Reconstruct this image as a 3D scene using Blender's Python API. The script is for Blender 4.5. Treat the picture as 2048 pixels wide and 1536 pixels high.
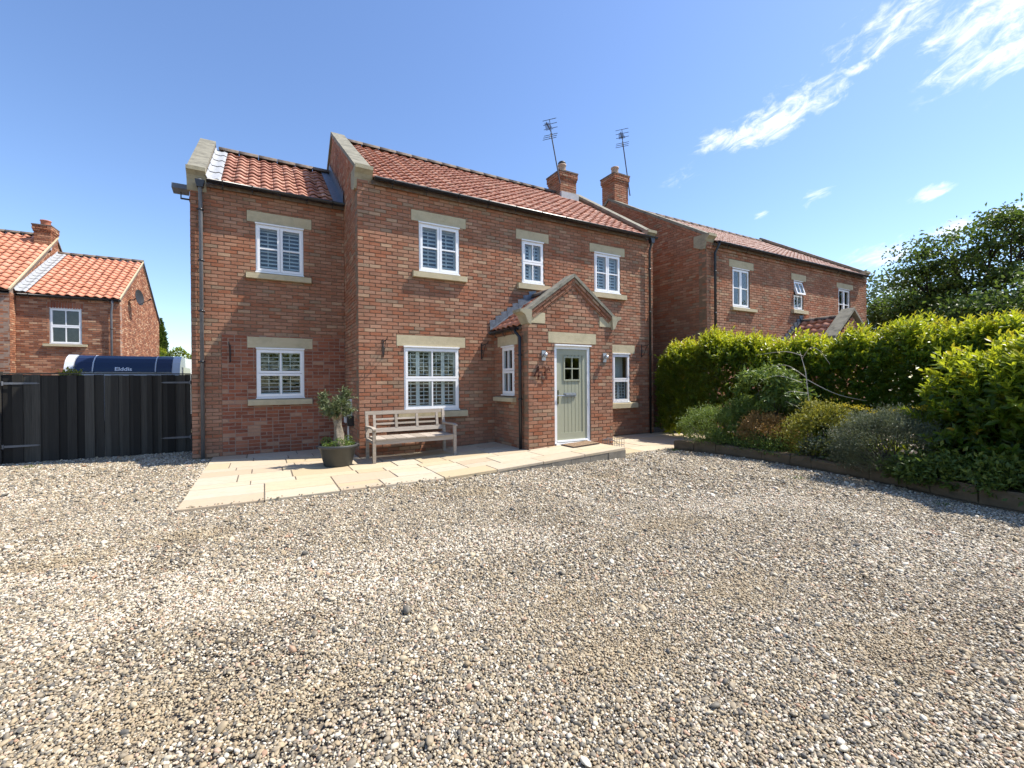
import bpy, math, random
import numpy as np
from mathutils import Matrix, Vector

scene = bpy.context.scene
for o in list(bpy.data.objects):
    bpy.data.objects.remove(o)
COL = scene.collection
R = math.radians
rng = np.random.default_rng(7)
random.seed(7)

# ------------------------------------------------------------------ camera
CAM = np.array([-1.626, -9.010, 1.448])
YAW, PITCH, ROLL, FPX = R(29.365), R(-0.222), R(-0.445), 882.7
_w = np.array([math.sin(YAW) * math.cos(PITCH), math.cos(YAW) * math.cos(PITCH), math.sin(PITCH)])
_r = np.array([math.cos(YAW), -math.sin(YAW), 0.0])
_u = np.cross(_r, _w)
CR = math.cos(ROLL) * _r + math.sin(ROLL) * _u
CU = -math.sin(ROLL) * _r + math.cos(ROLL) * _u
CW = _w
cd = bpy.data.cameras.new('camera')
cd.sensor_width = 36.0
cd.sensor_fit = 'HORIZONTAL'
cd.lens = 36.0 * FPX / 2048.0
cd.clip_start = 0.05
cd.clip_end = 2000.0
cam = bpy.data.objects.new('camera', cd)
COL.objects.link(cam)
M = Matrix(((CR[0], CU[0], -CW[0], CAM[0]), (CR[1], CU[1], -CW[1], CAM[1]), (CR[2], CU[2], -CW[2], CAM[2]), (0, 0, 0, 1)))
cam.matrix_world = M
scene.camera = cam

# ------------------------------------------------------------------ sun, sky, exposure
SUN = np.array([0.5225, -0.195, 0.8465])
SUN /= np.linalg.norm(SUN)
sl = bpy.data.lights.new('sun', 'SUN')
sl.energy = 5.0
sl.angle = R(0.53)
sl.color = (1.0, 0.945, 0.85)
so = bpy.data.objects.new('sun', sl)
COL.objects.link(so)
so.location = (20, -5, 30)
so.rotation_euler = Vector(SUN).to_track_quat('Z', 'Y').to_euler()

world = bpy.data.worlds.new('World')
scene.world = world
world.use_nodes = True
nt = world.node_tree
nt.nodes.clear()
def wn(t, **k):
    n = nt.nodes.new(t)
    for a, b in k.items():
        setattr(n, a, b)
    return n
wo = wn('ShaderNodeOutputWorld')
bg = wn('ShaderNodeBackground')
bg.inputs['Strength'].default_value = 0.15
sky = wn('ShaderNodeTexSky', sky_type='NISHITA')
sky.sun_disc = False
sky.sun_elevation = math.asin(SUN[2])
sky.sun_rotation = math.atan2(SUN[0], SUN[1])
sky.altitude = 50
sky.air_density = 1.05
sky.dust_density = 0.45
sky.ozone_density = 3.2
def wm(op, a, b=None, c=None):
    n = wn('ShaderNodeMath', operation=op)
    for i, v in enumerate((a, b, c)):
        if v is None:
            continue
        if isinstance(v, (int, float)):
            n.inputs[i].default_value = v
        else:
            nt.links.new(v, n.inputs[i])
    return n.outputs[0]
tc = wn('ShaderNodeTexCoord')
sep = wn('ShaderNodeSeparateXYZ')
nt.links.new(tc.outputs['Generated'], sep.inputs[0])
azn = wm('ARCTAN2', sep.outputs[0], sep.outputs[1])
eln = wm('ARCSINE', sep.outputs[2])
comb = wn('ShaderNodeCombineXYZ')
nt.links.new(azn, comb.inputs[0])
nt.links.new(eln, comb.inputs[1])
mp = wn('ShaderNodeMapping')           # cirrus streaks drawn out up and to the south
mp.vector_type = 'TEXTURE'
mp.inputs['Rotation'].default_value = (0, 0, R(16))
mp.inputs['Scale'].default_value = (2.0, 0.9, 1.0)
nt.links.new(comb.outputs[0], mp.inputs[0])
def wnoise(scale, detail, rough, dist=0.0, vec=None):
    n = wn('ShaderNodeTexNoise')
    n.inputs['Scale'].default_value = scale
    n.inputs['Detail'].default_value = detail
    n.inputs['Roughness'].default_value = rough
    n.inputs['Distortion'].default_value = dist
    nt.links.new(vec or mp.outputs[0], n.inputs['Vector'])
    return n.outputs[0]
def wramp(v, a, b):
    n = wn('ShaderNodeMapRange', interpolation_type='SMOOTHSTEP')
    nt.links.new(v, n.inputs[0])
    n.inputs[1].default_value = a
    n.inputs[2].default_value = b
    return n.outputs[0]
def cloud(az, el, a_, b_, k_):
    m_ = wn('ShaderNodeMapping')
    m_.vector_type = 'TEXTURE'
    m_.inputs['Location'].default_value = (R(az), R(el), 0)
    m_.inputs['Rotation'].default_value = (0, 0, R(11))
    m_.inputs['Scale'].default_value = (R(a_), R(b_), 1)
    nt.links.new(comb.outputs[0], m_.inputs[0])
    q = wn('ShaderNodeVectorMath', operation='LENGTH')
    nt.links.new(m_.outputs[0], q.inputs[0])
    n = wn('ShaderNodeMapRange', interpolation_type='SMOOTHSTEP')
    nt.links.new(q.outputs['Value'], n.inputs[0])
    n.inputs[1].default_value = 1.25
    n.inputs[2].default_value = 0.0
    n.inputs[4].default_value = k_
    return n.outputs[0]
# drifts of cirrus: azimuth clockwise from +Y, elevation, half length, half width (degrees), strength
CL = [(60.1, 26.8, 9.5, 3.6, 1), (54.8, 26.4, 5, 2.0, 0.8), (64.4, 27.2, 5, 2.2, 0.9), (69.9, 31.1, 7, 3.6, 0.95), (76.9, 28.7, 8, 4.5, 1), (78.2, 26.0, 7, 3.5, 1), (67.7, 29.0, 1.8, 0.9, 1), (73.0, 17.0, 2.2, 1.1, 1), (70.4, 12.5, 6, 2.0, 0.95), (73.5, 13.4, 4.5, 1.5, 0.9), (78.3, 13.9, 3, 1.6, 1), (51.5, 23.3, 4.5, 2.2, 0.55), (58.8, 18.0, 1.6, 0.8, 0.9), (70.7, 9.3, 5, 1.8, 0.9), (63.5, 19.1, 5, 2.5, 0.5), (112, 40, 9, 3.6, 0.95), (140, 22, 8, 3.2, 0.95), (165, 45, 12, 4.800000000000001, 0.95), (190, 30, 9, 3.6, 0.95), (215, 18, 7, 2.8000000000000003, 0.95), (150, 60, 12, 4.800000000000001, 0.95), (240, 40, 9, 3.6, 0.95), (100, 58, 9, 3.6, 0.95), (128, 12, 6, 2.4000000000000004, 0.95)]
mask = None
for c_ in CL:
    k_ = cloud(*c_)
    mask = k_ if mask is None else wm('MAXIMUM', mask, k_)
fine = wnoise(46.0, 12.0, 0.68, 0.6)
soft = wnoise(19.0, 5.0, 0.55, 0.4)
body = wm('ADD', wm('MULTIPLY', fine, 0.6), wm('MULTIPLY', soft, 0.4))
edge = wm('ADD', body, wm('MULTIPLY', wm('SUBTRACT', mask, 1.0), 0.30))
dens = wm('MULTIPLY', wramp(edge, 0.34, 0.64), wramp(mask, 0.0, 0.5))
dens = wm('MINIMUM', dens, 0.9)
mixc = wn('ShaderNodeMix', data_type='RGBA')
nt.links.new(dens, mixc.inputs[0])
hs = wn('ShaderNodeHueSaturation')
hs.inputs['Saturation'].default_value = 1.08
hs.inputs['Hue'].default_value = 0.506
nt.links.new(sky.outputs[0], hs.inputs['Color'])
nt.links.new(hs.outputs[0], mixc.inputs[6])
mixc.inputs[7].default_value = (6.2, 6.3, 6.5, 1)
nt.links.new(mixc.outputs[2], bg.inputs['Color'])
nt.links.new(bg.outputs[0], wo.inputs[0])

vs = scene.view_settings
vs.view_transform = 'Standard'
vs.look = 'None'
vs.exposure = 0.66
vs.gamma = 1.0
vs.use_curve_mapping = False
scene.render.engine = 'CYCLES'
scene.cycles.use_denoising = True
scene.cycles.max_bounces = 6
scene.cycles.diffuse_bounces = 2
scene.cycles.glossy_bounces = 3
scene.cycles.use_adaptive_sampling = True
scene.cycles.adaptive_threshold = 0.02
scene.cycles.transparent_max_bounces = 12
scene.cycles.caustics_reflective = False
scene.cycles.caustics_refractive = False
scene.cycles.sample_clamp_indirect = 6.0

# ------------------------------------------------------------------ helpers
BASE = {}
def thing(name, label, cat, loc, group=None):
    o = bpy.data.objects.new(name, None)
    COL.objects.link(o)
    o.empty_display_size = 0.1
    o.location = loc
    o['label'] = label
    o['category'] = cat
    if group:
        o['group'] = group
    BASE[o.name] = np.array(loc, float)
    return o

def tag(o, label=None, cat=None, group=None, kind=None):
    if label: o['label'] = label
    if cat: o['category'] = cat
    if group: o['group'] = group
    if kind: o['kind'] = kind
    return o

def link(name, me, parent=None, loc=None, rot=None):
    """A mesh object. loc is in world space; parts get it relative to their thing's base."""
    o = bpy.data.objects.new(name, me)
    COL.objects.link(o)
    b = np.zeros(3)
    if parent is not None:
        o.parent = parent
        b = BASE[parent.name]
    BASE[o.name] = b if loc is None else np.array(loc, float)
    if loc is not None:
        # parents are never rotated; a part of a part counts from the thing's base
        o.location = np.array(loc, float) - b
    if rot is not None:
        o.rotation_euler = rot
    return o

def mesh_np(name, V, F, mat, smooth=False, rnd=None):
    V = np.asarray(V, np.float32).reshape(-1, 3)
    F = np.asarray(F, np.int32)
    k = F.shape[1]
    me = bpy.data.meshes.new(name)
    me.vertices.add(len(V))
    me.vertices.foreach_set('co', V.ravel())
    me.loops.add(F.size)
    me.loops.foreach_set('vertex_index', F.ravel())
    me.polygons.add(len(F))
    me.polygons.foreach_set('loop_start', np.arange(0, F.size, k, dtype=np.int32))
    me.polygons.foreach_set('loop_total', np.full(len(F), k, np.int32))
    me.polygons.foreach_set('use_smooth', np.full(len(F), bool(smooth)))
    if rnd is not None:
        a = me.attributes.new('rnd', 'FLOAT', 'POINT')
        a.data.foreach_set('value', np.asarray(rnd, np.float32))
    me.materials.append(mat)
    me.update(calc_edges=True)
    return me

class G:
    """Collects shapes given in world space into one mesh."""
    def __init__(s, T=None):
        s.v, s.f, s.n, s.r, s.T = [], [], 0, [], T
    def add(s, V, F, rnd=0.5):
        V = np.asarray(V, float).reshape(-1, 3)
        if s.T is not None:
            V = s.T(V)
        s.v.append(V)
        s.f += [tuple(i + s.n for i in f) for f in F]
        s.r.append(np.full(len(V), rnd))
        s.n += len(V)
        return s
    def box(s, x0, x1, y0, y1, z0, z1, rnd=0.5):
        x0, x1 = min(x0, x1), max(x0, x1); y0, y1 = min(y0, y1), max(y0, y1); z0, z1 = min(z0, z1), max(z0, z1)
        V = [(x0, y0, z0), (x1, y0, z0), (x1, y1, z0), (x0, y1, z0), (x0, y0, z1), (x1, y0, z1), (x1, y1, z1), (x0, y1, z1)]
        return s.add(V, [(0, 3, 2, 1), (4, 5, 6, 7), (0, 1, 5, 4), (1, 2, 6, 5), (2, 3, 7, 6), (3, 0, 4, 7)], rnd)
    def bar(s, p, q, w, h, up=(0, 0, 1), rnd=0.5):
        p, q = np.array(p, float), np.array(q, float)
        d = (q - p) / np.linalg.norm(q - p)
        a = np.cross(d, up)
        if np.linalg.norm(a) < 1e-4: a = np.cross(d, (1, 0, 0))
        a /= np.linalg.norm(a)
        b = np.cross(a, d)
        V = [e + i * a * w / 2 + j * b * h / 2 for e in (p, q) for i, j in ((-1, -1), (1, -1), (1, 1), (-1, 1))]
        return s.add(V, [(0, 1, 2, 3), (7, 6, 5, 4), (0, 4, 5, 1), (1, 5, 6, 2), (2, 6, 7, 3), (3, 7, 4, 0)], rnd)
    def prism(s, poly, axis, a, b, rnd=0.5):
        """poly: 2-D points in the plane across axis (0: yz, 1: xz, 2: xy)."""
        n = len(poly)
        V = []
        for t in (a, b):
            for p in poly:
                V.append({0: (t, p[0], p[1]), 1: (p[0], t, p[1]), 2: (p[0], p[1], t)}[axis])
        F = [tuple(range(n))[::-1], tuple(range(n, 2 * n))]
        F += [(i, (i + 1) % n, n + (i + 1) % n, n + i) for i in range(n)]
        return s.add(V, F, rnd)
    def tube(s, pts, r, seg=8, rnd=0.5, cap=True):
        pts = [np.array(p, float) for p in pts]
        rr = r if isinstance(r, (list, tuple, np.ndarray)) else [r] * len(pts)
        V = []
        prev = None
        for i, p in enumerate(pts):
            d = pts[min(i + 1, len(pts) - 1)] - pts[max(i - 1, 0)]
            d = d / (np.linalg.norm(d) + 1e-9)
            if prev is None:
                a = np.cross(d, (0, 0, 1.0))
                if np.linalg.norm(a) < 0.05: a = np.cross(d, (1.0, 0, 0))
            else:
                a = prev - d * (prev @ d)
            a /= np.linalg.norm(a) + 1e-9
            prev = a
            b = np.cross(d, a)
            for k in range(seg):
                t = 2 * math.pi * k / seg
                V.append(p + rr[i] * (math.cos(t) * a + math.sin(t) * b))
        F = []
        for i in range(len(pts) - 1):
            for k in range(seg):
                k2 = (k + 1) % seg
                F.append((i * seg + k, i * seg + k2, (i + 1) * seg + k2, (i + 1) * seg + k))
        if cap:
            F.append(tuple(range(seg))[::-1])
            F.append(tuple((len(pts) - 1) * seg + k for k in range(seg)))
        return s.add(V, F, rnd)
    def lathe(s, prof, c, seg=20, rnd=0.5):
        V = []
        for r, z in prof:
            for k in range(seg):
                t = 2 * math.pi * k / seg
                V.append((c[0] + r * math.cos(t), c[1] + r * math.sin(t), c[2] + z))
        F = []
        for i in range(len(prof) - 1):
            for k in range(seg):
                k2 = (k + 1) % seg
                F.append((i * seg + k, i * seg + k2, (i + 1) * seg + k2, (i + 1) * seg + k))
        F.append(tuple(range(seg))[::-1])
        F.append(tuple((len(prof) - 1) * seg + k for k in range(seg)))
        return s.add(V, F, rnd)
    def mesh(s, name, mat, base, smooth=False):
        V = np.vstack(s.v) - base
        me = bpy.data.meshes.new(name)
        me.from_pydata(V.tolist(), [], s.f)
        a = me.attributes.new('rnd', 'FLOAT', 'POINT')
        a.data.foreach_set('value', np.concatenate(s.r).astype(np.float32))
        me.materials.append(mat)
        if smooth:
            if smooth is True:
                me.polygons.foreach_set('use_smooth', np.ones(len(me.polygons), bool))
            me.update()
            if smooth == 'auto':
                me.polygons.foreach_set('use_smooth', np.array([len(p.vertices) <= 4 for p in me.polygons]))
        return me
    def part(s, name, mat, parent, smooth=False, label=None, kind=None):
        o = link(name, s.mesh(name, mat, BASE[parent.name], smooth), parent)
        if label: o['label'] = label
        if kind: o['kind'] = kind
        return o
    def top(s, name, mat, label, cat, loc, smooth=False, group=None):
        o = link(name, s.mesh(name, mat, np.array(loc, float), smooth), None, loc)
        return tag(o, label, cat, group)
    def struct(s, name, mat, smooth=False):
        o = link(name, s.mesh(name, mat, np.zeros(3), smooth), None, (0, 0, 0))
        o['kind'] = 'structure'
        return o

def front(y0):          # (u, depth inwards, z) on a wall that faces -Y
    return lambda V: np.column_stack([V[:, 0], y0 + V[:, 1], V[:, 2]])
def leftface(x0):       # u runs along -Y on a wall that faces -X
    return lambda V: np.column_stack([x0 + V[:, 1], -V[:, 0], V[:, 2]])
def rightface(x0):      # u runs along +Y on a wall that faces +X
    return lambda V: np.column_stack([x0 - V[:, 1], V[:, 0], V[:, 2]])
def backface(y0):
    return lambda V: np.column_stack([-V[:, 0], y0 - V[:, 1], V[:, 2]])

def lerp(x, xs, ys):
    return float(np.interp(x, xs, ys))

# smooth 2-D value noise for the ground
_lat = np.random.default_rng(3).random((64, 64))
def vnoise(x, y, s):
    x, y = np.asarray(x) / s + 31.3, np.asarray(y) / s + 17.7
    xi, yi = np.floor(x).astype(int), np.floor(y).astype(int)
    fx, fy = x - xi, y - yi
    fx, fy = fx * fx * (3 - 2 * fx), fy * fy * (3 - 2 * fy)
    g = lambda a, b: _lat[a % 64, b % 64]
    return (g(xi, yi) * (1 - fx) + g(xi + 1, yi) * fx) * (1 - fy) + (g(xi, yi + 1) * (1 - fx) + g(xi + 1, yi + 1) * fx) * fy

# ------------------------------------------------------------------ materials
def mat(name):
    m = bpy.data.materials.new(name)
    m.use_nodes = True
    t = m.node_tree
    b = t.nodes['Principled BSDF']
    return m, t, b
def nd(t, ty, **k):
    n = t.nodes.new(ty)
    for a, v in k.items():
        setattr(n, a, v)
    return n
def ramp(t, src, stops, interp='LINEAR'):
    n = nd(t, 'ShaderNodeValToRGB')
    cr = n.color_ramp
    cr.interpolation = interp
    while len(cr.elements) < len(stops):
        cr.elements.new(0.5)
    for e, (p, c) in zip(cr.elements, stops):
        e.position = p
        e.color = (*c, 1)
    t.links.new(src, n.inputs[0])
    return n.outputs[0]
def noise(t, scale, detail=4, rough=0.55, vec=None, dist=0.0):
    n = nd(t, 'ShaderNodeTexNoise')
    n.inputs['Scale'].default_value = scale
    n.inputs['Detail'].default_value = detail
    n.inputs['Roughness'].default_value = rough
    n.inputs['Distortion'].default_value = dist
    if vec is None:
        g = nd(t, 'ShaderNodeNewGeometry')
        vec = g.outputs['Position']
    t.links.new(vec, n.inputs['Vector'])
    return n.outputs[0]
def stretch(t, sc, rot=(0, 0, 0)):
    g = nd(t, 'ShaderNodeNewGeometry')
    m = nd(t, 'ShaderNodeMapping')
    m.inputs['Scale'].default_value = sc
    m.inputs['Rotation'].default_value = rot
    t.links.new(g.outputs['Position'], m.inputs[0])
    return m.outputs[0]
def mixc_(t, fac, a, b, blend='MIX'):
    n = nd(t, 'ShaderNodeMix', data_type='RGBA', blend_type=blend)
    for i, v in ((0, fac), (6, a), (7, b)):
        if isinstance(v, (int, float)):
            n.inputs[i].default_value = v
        elif isinstance(v, tuple):
            n.inputs[i].default_value = (*v, 1)
        else:
            t.links.new(v, n.inputs[i])
    return n.outputs[2]
def attr(t, name='rnd', ty='GEOMETRY'):
    n = nd(t, 'ShaderNodeAttribute', attribute_name=name, attribute_type=ty)
    return n.outputs['Fac']
def bump(t, b, h, strength=0.4, dist=0.01):
    n = nd(t, 'ShaderNodeBump')
    n.inputs['Strength'].default_value = strength
    n.inputs['Distance'].default_value = dist
    t.links.new(h, n.inputs['Height'])
    t.links.new(n.outputs[0], b.inputs['Normal'])
def mrange(t, v, a, b, c=0.0, d=1.0):
    n = nd(t, 'ShaderNodeMapRange')
    t.links.new(v, n.inputs[0])
    for i, x in zip((1, 2, 3, 4), (a, b, c, d)):
        n.inputs[i].default_value = x
    return n.outputs[0]
def simple(name, col, rough=0.5, metal=0.0, var=0.0, scale=6.0, bmp=0.0, spec=0.5):
    m, t, b = mat(name)
    b.inputs['Roughness'].default_value = rough
    b.inputs['Metallic'].default_value = metal
    b.inputs['Specular IOR Level'].default_value = spec
    if var:
        n = noise(t, scale, 5)
        c = ramp(t, n, [(0.25, tuple(x * (1 - var) for x in col)), (0.75, tuple(min(1, x * (1 + var)) for x in col))])
        t.links.new(c, b.inputs['Base Color'])
        if bmp: bump(t, b, noise(t, scale * 6, 4), bmp)
    else:
        b.inputs['Base Color'].default_value = (*col, 1)
    return m

def brick_mat(name, stops):
    m, t, b = mat(name)
    c = ramp(t, attr(t), stops, 'CONSTANT')
    # pale bloom and dark burn marks inside single bricks, damp staining over the wall
    n1 = mrange(t, noise(t, 26, 5, 0.65), 0.30, 0.72)
    c = mixc_(t, mrange(t, noise(t, 15, 4, 0.7, stretch(t, (1, 1, 2.2))), 0.52, 0.75, 0.0, 0.40), c, (0.47, 0.31, 0.195))
    c = mixc_(t, mrange(t, noise(t, 33, 3, 0.6), 0.58, 0.78, 0.0, 0.45), c, (0.13, 0.075, 0.06))
    big = mrange(t, noise(t, 1.1, 5, 0.62, stretch(t, (1.3, 1.3, .45))), 0.32, 0.72, 0.76, 1.13)
    cm = nd(t, 'ShaderNodeVectorMath', operation='SCALE')
    t.links.new(c, cm.inputs[0]); t.links.new(big, cm.inputs['Scale'])
    t.links.new(cm.outputs[0], b.inputs['Base Color'])
    b.inputs['Roughness'].default_value = 0.92
    b.inputs['Specular IOR Level'].default_value = 0.2
    bump(t, b, noise(t, 60, 5, 0.7), 0.30, 0.004)
    return m
B_OLD = brick_mat('tumbled brick', [(0.0, (0.355, 0.155, 0.090)), (.14, (0.386, 0.187, 0.116)), (.30, (0.402, 0.211, 0.132)), (.42, (0.350, 0.136, 0.074)), (.52, (0.336, 0.173, 0.111)), (.62, (0.417, 0.229, 0.148)), (.72, (0.300, 0.149, 0.094)), (.79, (0.376, 0.173, 0.103)), (.89, (0.324, 0.215, 0.143)), (.96, (0.457, 0.290, 0.185))])
B_NEW = brick_mat('red infill brick', [(0.0, (0.295, 0.099, 0.054)), (.2, (0.253, 0.082, 0.047)), (.4, (0.336, 0.117, 0.065)), (.6, (0.234, 0.080, 0.049)), (.75, (0.366, 0.149, 0.087)), (.92, (0.406, 0.234, 0.152))])
B_DARK = brick_mat('brown brick', [(0.0, (0.345, 0.140, 0.074)), (.16, (0.274, 0.108, 0.058)), (.34, (0.406, 0.177, 0.098)), (.5, (0.234, 0.093, 0.054)), (.64, (0.446, 0.234, 0.140)), (.8, (0.315, 0.149, 0.090)), (.93, (0.527, 0.328, 0.205))])
MORTAR = simple('mortar', (.20, .135, .085), 0.95, 0, 0.25, 9, 0.4)
MORTAR_L = simple('pale mortar', (.29, .20, .15), 0.95, 0, 0.2, 9, 0.4)

def tile_mat(name, stops, lichen):
    m, t, b = mat(name)
    c = ramp(t, attr(t), stops)
    c = mixc_(t, mrange(t, noise(t, 9, 5, 0.65), 0.45, 0.8, 0.0, 0.45), c, (.50, .30, .22))
    c = mixc_(t, mrange(t, noise(t, 3.0, 6, 0.7), 0.50, 0.72, 0.0, lichen), c, (.16, .10, .07))
    t.links.new(c, b.inputs['Base Color'])
    b.inputs['Roughness'].default_value = 0.72
    bump(t, b, noise(t, 70, 4), 0.25, 0.004)
    return m
T_RED = tile_mat('weathered pantile', [(0, (.36, .14, .09)), (.5, (.45, .195, .125)), (.85, (.52, .25, .165)), (1, (.56, .31, .22))], 0.5)
T_PINK = tile_mat('pale pantile', [(0, (.42, .25, .19)), (.5, (.50, .315, .245)), (1, (.58, .40, .325))], 0.35)
T_ORANGE = tile_mat('orange pantile', [(0, (.55, .20, .105)), (.5, (.60, .235, .13)), (1, (.64, .28, .17))], 0.12)
RIDGE = simple('ridge tile', (.15, .115, .09), 0.9, 0, 0.45, 12, 0.5)

def stone_mat(name, a, bcol, dirt, dirtc=(.10, .09, .06)):
    m, t, b = mat(name)
    c = ramp(t, noise(t, 5, 6, 0.6, stretch(t, (1, 1, 3))), [(.25, a), (.75, bcol)])
    c = mixc_(t, mrange(t, noise(t, 4.5, 6, 0.72), 0.47, 0.75, 0, dirt), c, dirtc)
    t.links.new(c, b.inputs['Base Color'])
    b.inputs['Roughness'].default_value = 0.9
    b.inputs['Specular IOR Level'].default_value = 0.25
    bump(t, b, noise(t, 45, 5, 0.65), 0.5, 0.006)
    return m
STONE = stone_mat('dressed sandstone', (.49, .415, .265), (.55, .475, .315), 0.28)
COPING = stone_mat('weathered coping stone', (.20, .185, .145), (.29, .27, .21), 0.9, (.075, .072, .058))
KNEEL = stone_mat('weathered kneeler stone', (.33, .295, .20), (.40, .355, .25), 0.6, (.12, .11, .075))
RISER = stone_mat('rendered riser', (.20, .18, .15), (.30, .27, .22), 0.6)
BLOCK = stone_mat('shade-darkened old stone', (.10, .075, .046), (.165, .125, .08), 0.8, (.06, .055, .04))  # dark stone, toned darker still for shade under the overhanging bush

LEAD = simple('lead sheet', (.17, .19, .22), 0.45, 0.35, 0.3, 14)
LEAD_LIT = simple('sunlit-toned lead', (.36, .37, .38), 0.55, 0.0, 0.12, 14)  # lead lightened in its colour to look brightly sunlit
UPVC = simple('white window frame', (.86, .86, .86), 0.32)
SHUT = simple('white shutter', (.82, .84, .85), 0.4)
BLACK = simple('black gutter', (.016, .017, .02), 0.35, 0, 0.3, 3)
GREYPIPE = simple('faded grey pipe', (.13, .135, .145), 0.42, 0, 0.2, 4)
CLAY = simple('clay pot', (.42, .30, .22), 0.8, 0, 0.2, 10)
CLAY_R = simple('red clay pot', (.44, .16, .09), 0.8, 0, 0.2, 10)
IRON = simple('black iron', (.02, .018, .018), 0.55)
RUST = simple('rusted steel', (.11, .036, .019), 0.85, 0.2, 0.5, 40, 0.3)
STEEL = simple('brushed steel', (.42, .44, .45), 0.42, 0.6)
CHROME = simple('chrome', (.75, .75, .75), 0.15, 1.0)
ALU = simple('dark aerial metal', (.06, .065, .075), 0.5, 0.4)
ROOM_SHADE = simple('painted room gloom', (.025, .024, .023), 0.9)  # near-black, so the gloom indoors is in the colour
WHITEP = simple('white plastic', (.75, .76, .76), 0.35)
DOORG = simple('sage green door', (.36, .365, .265), 0.42, 0, 0.04, 3)
CURTAIN = simple('pale curtain', (.6, .6, .58), 0.9)
MAT_RUG = simple('coir mat', (.30, .20, .12), 0.95, 0, 0.35, 60, 0.6)
MAT_DARK = simple('mat ribs', (.07, .05, .04), 0.95)
POTM = simple('dark grey planter', (.045, .047, .045), 0.5, 0, 0.15, 5)
SOIL = simple('dark soil', (.05, .036, .025), 0.98, 0, 0.5, 14, 0.8)
CARW = simple('white caravan shell', (.58, .60, .63), 0.25)
NAVY = simple('navy tinted panel', (.012, .02, .055), 0.08)
NAVY2 = simple('navy window', (.008, .022, .06), 0.04)
LETTER = simple('white lettering', (.8, .8, .82), 0.4)

m, t, b = mat('window glass')
t.nodes.remove(b)
out = [n for n in t.nodes if n.type == 'OUTPUT_MATERIAL'][0]
tr = nd(t, 'ShaderNodeBsdfTransparent'); tr.inputs[0].default_value = (.86, .90, .90, 1)
gl = nd(t, 'ShaderNodeBsdfGlossy'); gl.inputs['Roughness'].default_value = 0.015
gl.inputs[0].default_value = (1, 1, 1, 1)
fr = nd(t, 'ShaderNodeFresnel'); fr.inputs[0].default_value = 1.5
ms = nd(t, 'ShaderNodeMixShader')
fm = nd(t, 'ShaderNodeMath', operation='MULTIPLY'); fm.inputs[1].default_value = 1.0
fm.use_clamp = True
gb_ = nd(t, 'ShaderNodeNewGeometry')
t.links.new(mrange(t, gb_.outputs['Backfacing'], 0.0, 1.0, 1.5, 1 / 1.5), fr.inputs[0])   # both faces of a pane reflect alike
t.links.new(fr.outputs[0], fm.inputs[0])
t.links.new(fm.outputs[0], ms.inputs[0]); t.links.new(tr.outputs[0], ms.inputs[1]); t.links.new(gl.outputs[0], ms.inputs[2])
t.links.new(ms.outputs[0], out.inputs[0])
GLASS = m

def wood_mat(name, stops, grain=(60, 60, 1.5), knots=(.02, .018, .015), rough=0.85):
    m, t, b = mat(name)
    c = ramp(t, attr(t), stops)
    g1 = noise(t, 1.0, 6, 0.65, stretch(t, grain), 0.6)
    c = mixc_(t, mrange(t, g1, 0.42, 0.72, 0.0, 0.6), c, knots)
    t.links.new(c, b.inputs['Base Color'])
    b.inputs['Roughness'].default_value = rough
    b.inputs['Specular IOR Level'].default_value = 0.2
    bump(t, b, g1, 0.3, 0.004)
    return m
FENCE = wood_mat('weathered dark boards', [(0, (.024, .022, .019)), (.5, (.048, .044, .037)), (1, (.088, .081, .067))])
TEAK = wood_mat('silvered teak', [(0, (.33, .28, .225)), (.5, (.40, .345, .285)), (1, (.47, .41, .345))], (3, 40, 40), (.20, .165, .13))

m, t, b = mat('sandstone paving')
c = ramp(t, attr(t), [(0, (.46, .36, .22)), (.25, (.50, .41, .265)), (.5, (.51, .44, .325)), (.75, (.45, .345, .235)), (1, (.50, .44, .335))])
c = mixc_(t, mrange(t, noise(t, 3.2, 6, 0.6, stretch(t, (1, 2.5, 1))), 0.45, 0.75, 0, .45), c, (.47, .355, .21))
c = mixc_(t, mrange(t, noise(t, 11, 6, 0.7), 0.50, 0.74, 0, .5), c, (.33, .28, .205))
t.links.new(c, b.inputs['Base Color'])
b.inputs['Roughness'].default_value = 0.85
bump(t, b, noise(t, 14, 6, 0.65), 0.35, 0.008)
SLAB = m
GROUT = simple('paving grout', (.15, .125, .095), 0.95, 0, 0.2, 8)

m, t, b = mat('gravel bed')
gm = nd(t, 'ShaderNodeTexVoronoi'); gm.inputs['Scale'].default_value = 46
g = nd(t, 'ShaderNodeNewGeometry'); t.links.new(g.outputs['Position'], gm.inputs['Vector'])
sepc = nd(t, 'ShaderNodeSeparateColor'); t.links.new(gm.outputs['Color'], sepc.inputs[0])
c = ramp(t, sepc.outputs[0], [(0, (.07, .058, .045)), (.35, (.15, .122, .09)), (.7, (.24, .195, .14)), (1, (.34, .29, .22))])  # dark base paints the shade in crevices between pebbles
c = mixc_(t, mrange(t, noise(t, 0.9, 4), .4, .7, 0, .6), c, (.36, .28, .18))
t.links.new(c, b.inputs['Base Color'])
b.inputs['Roughness'].default_value = 0.95
bump(t, b, gm.outputs['Distance'], 0.8, 0.015)
GROUND = m

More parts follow.
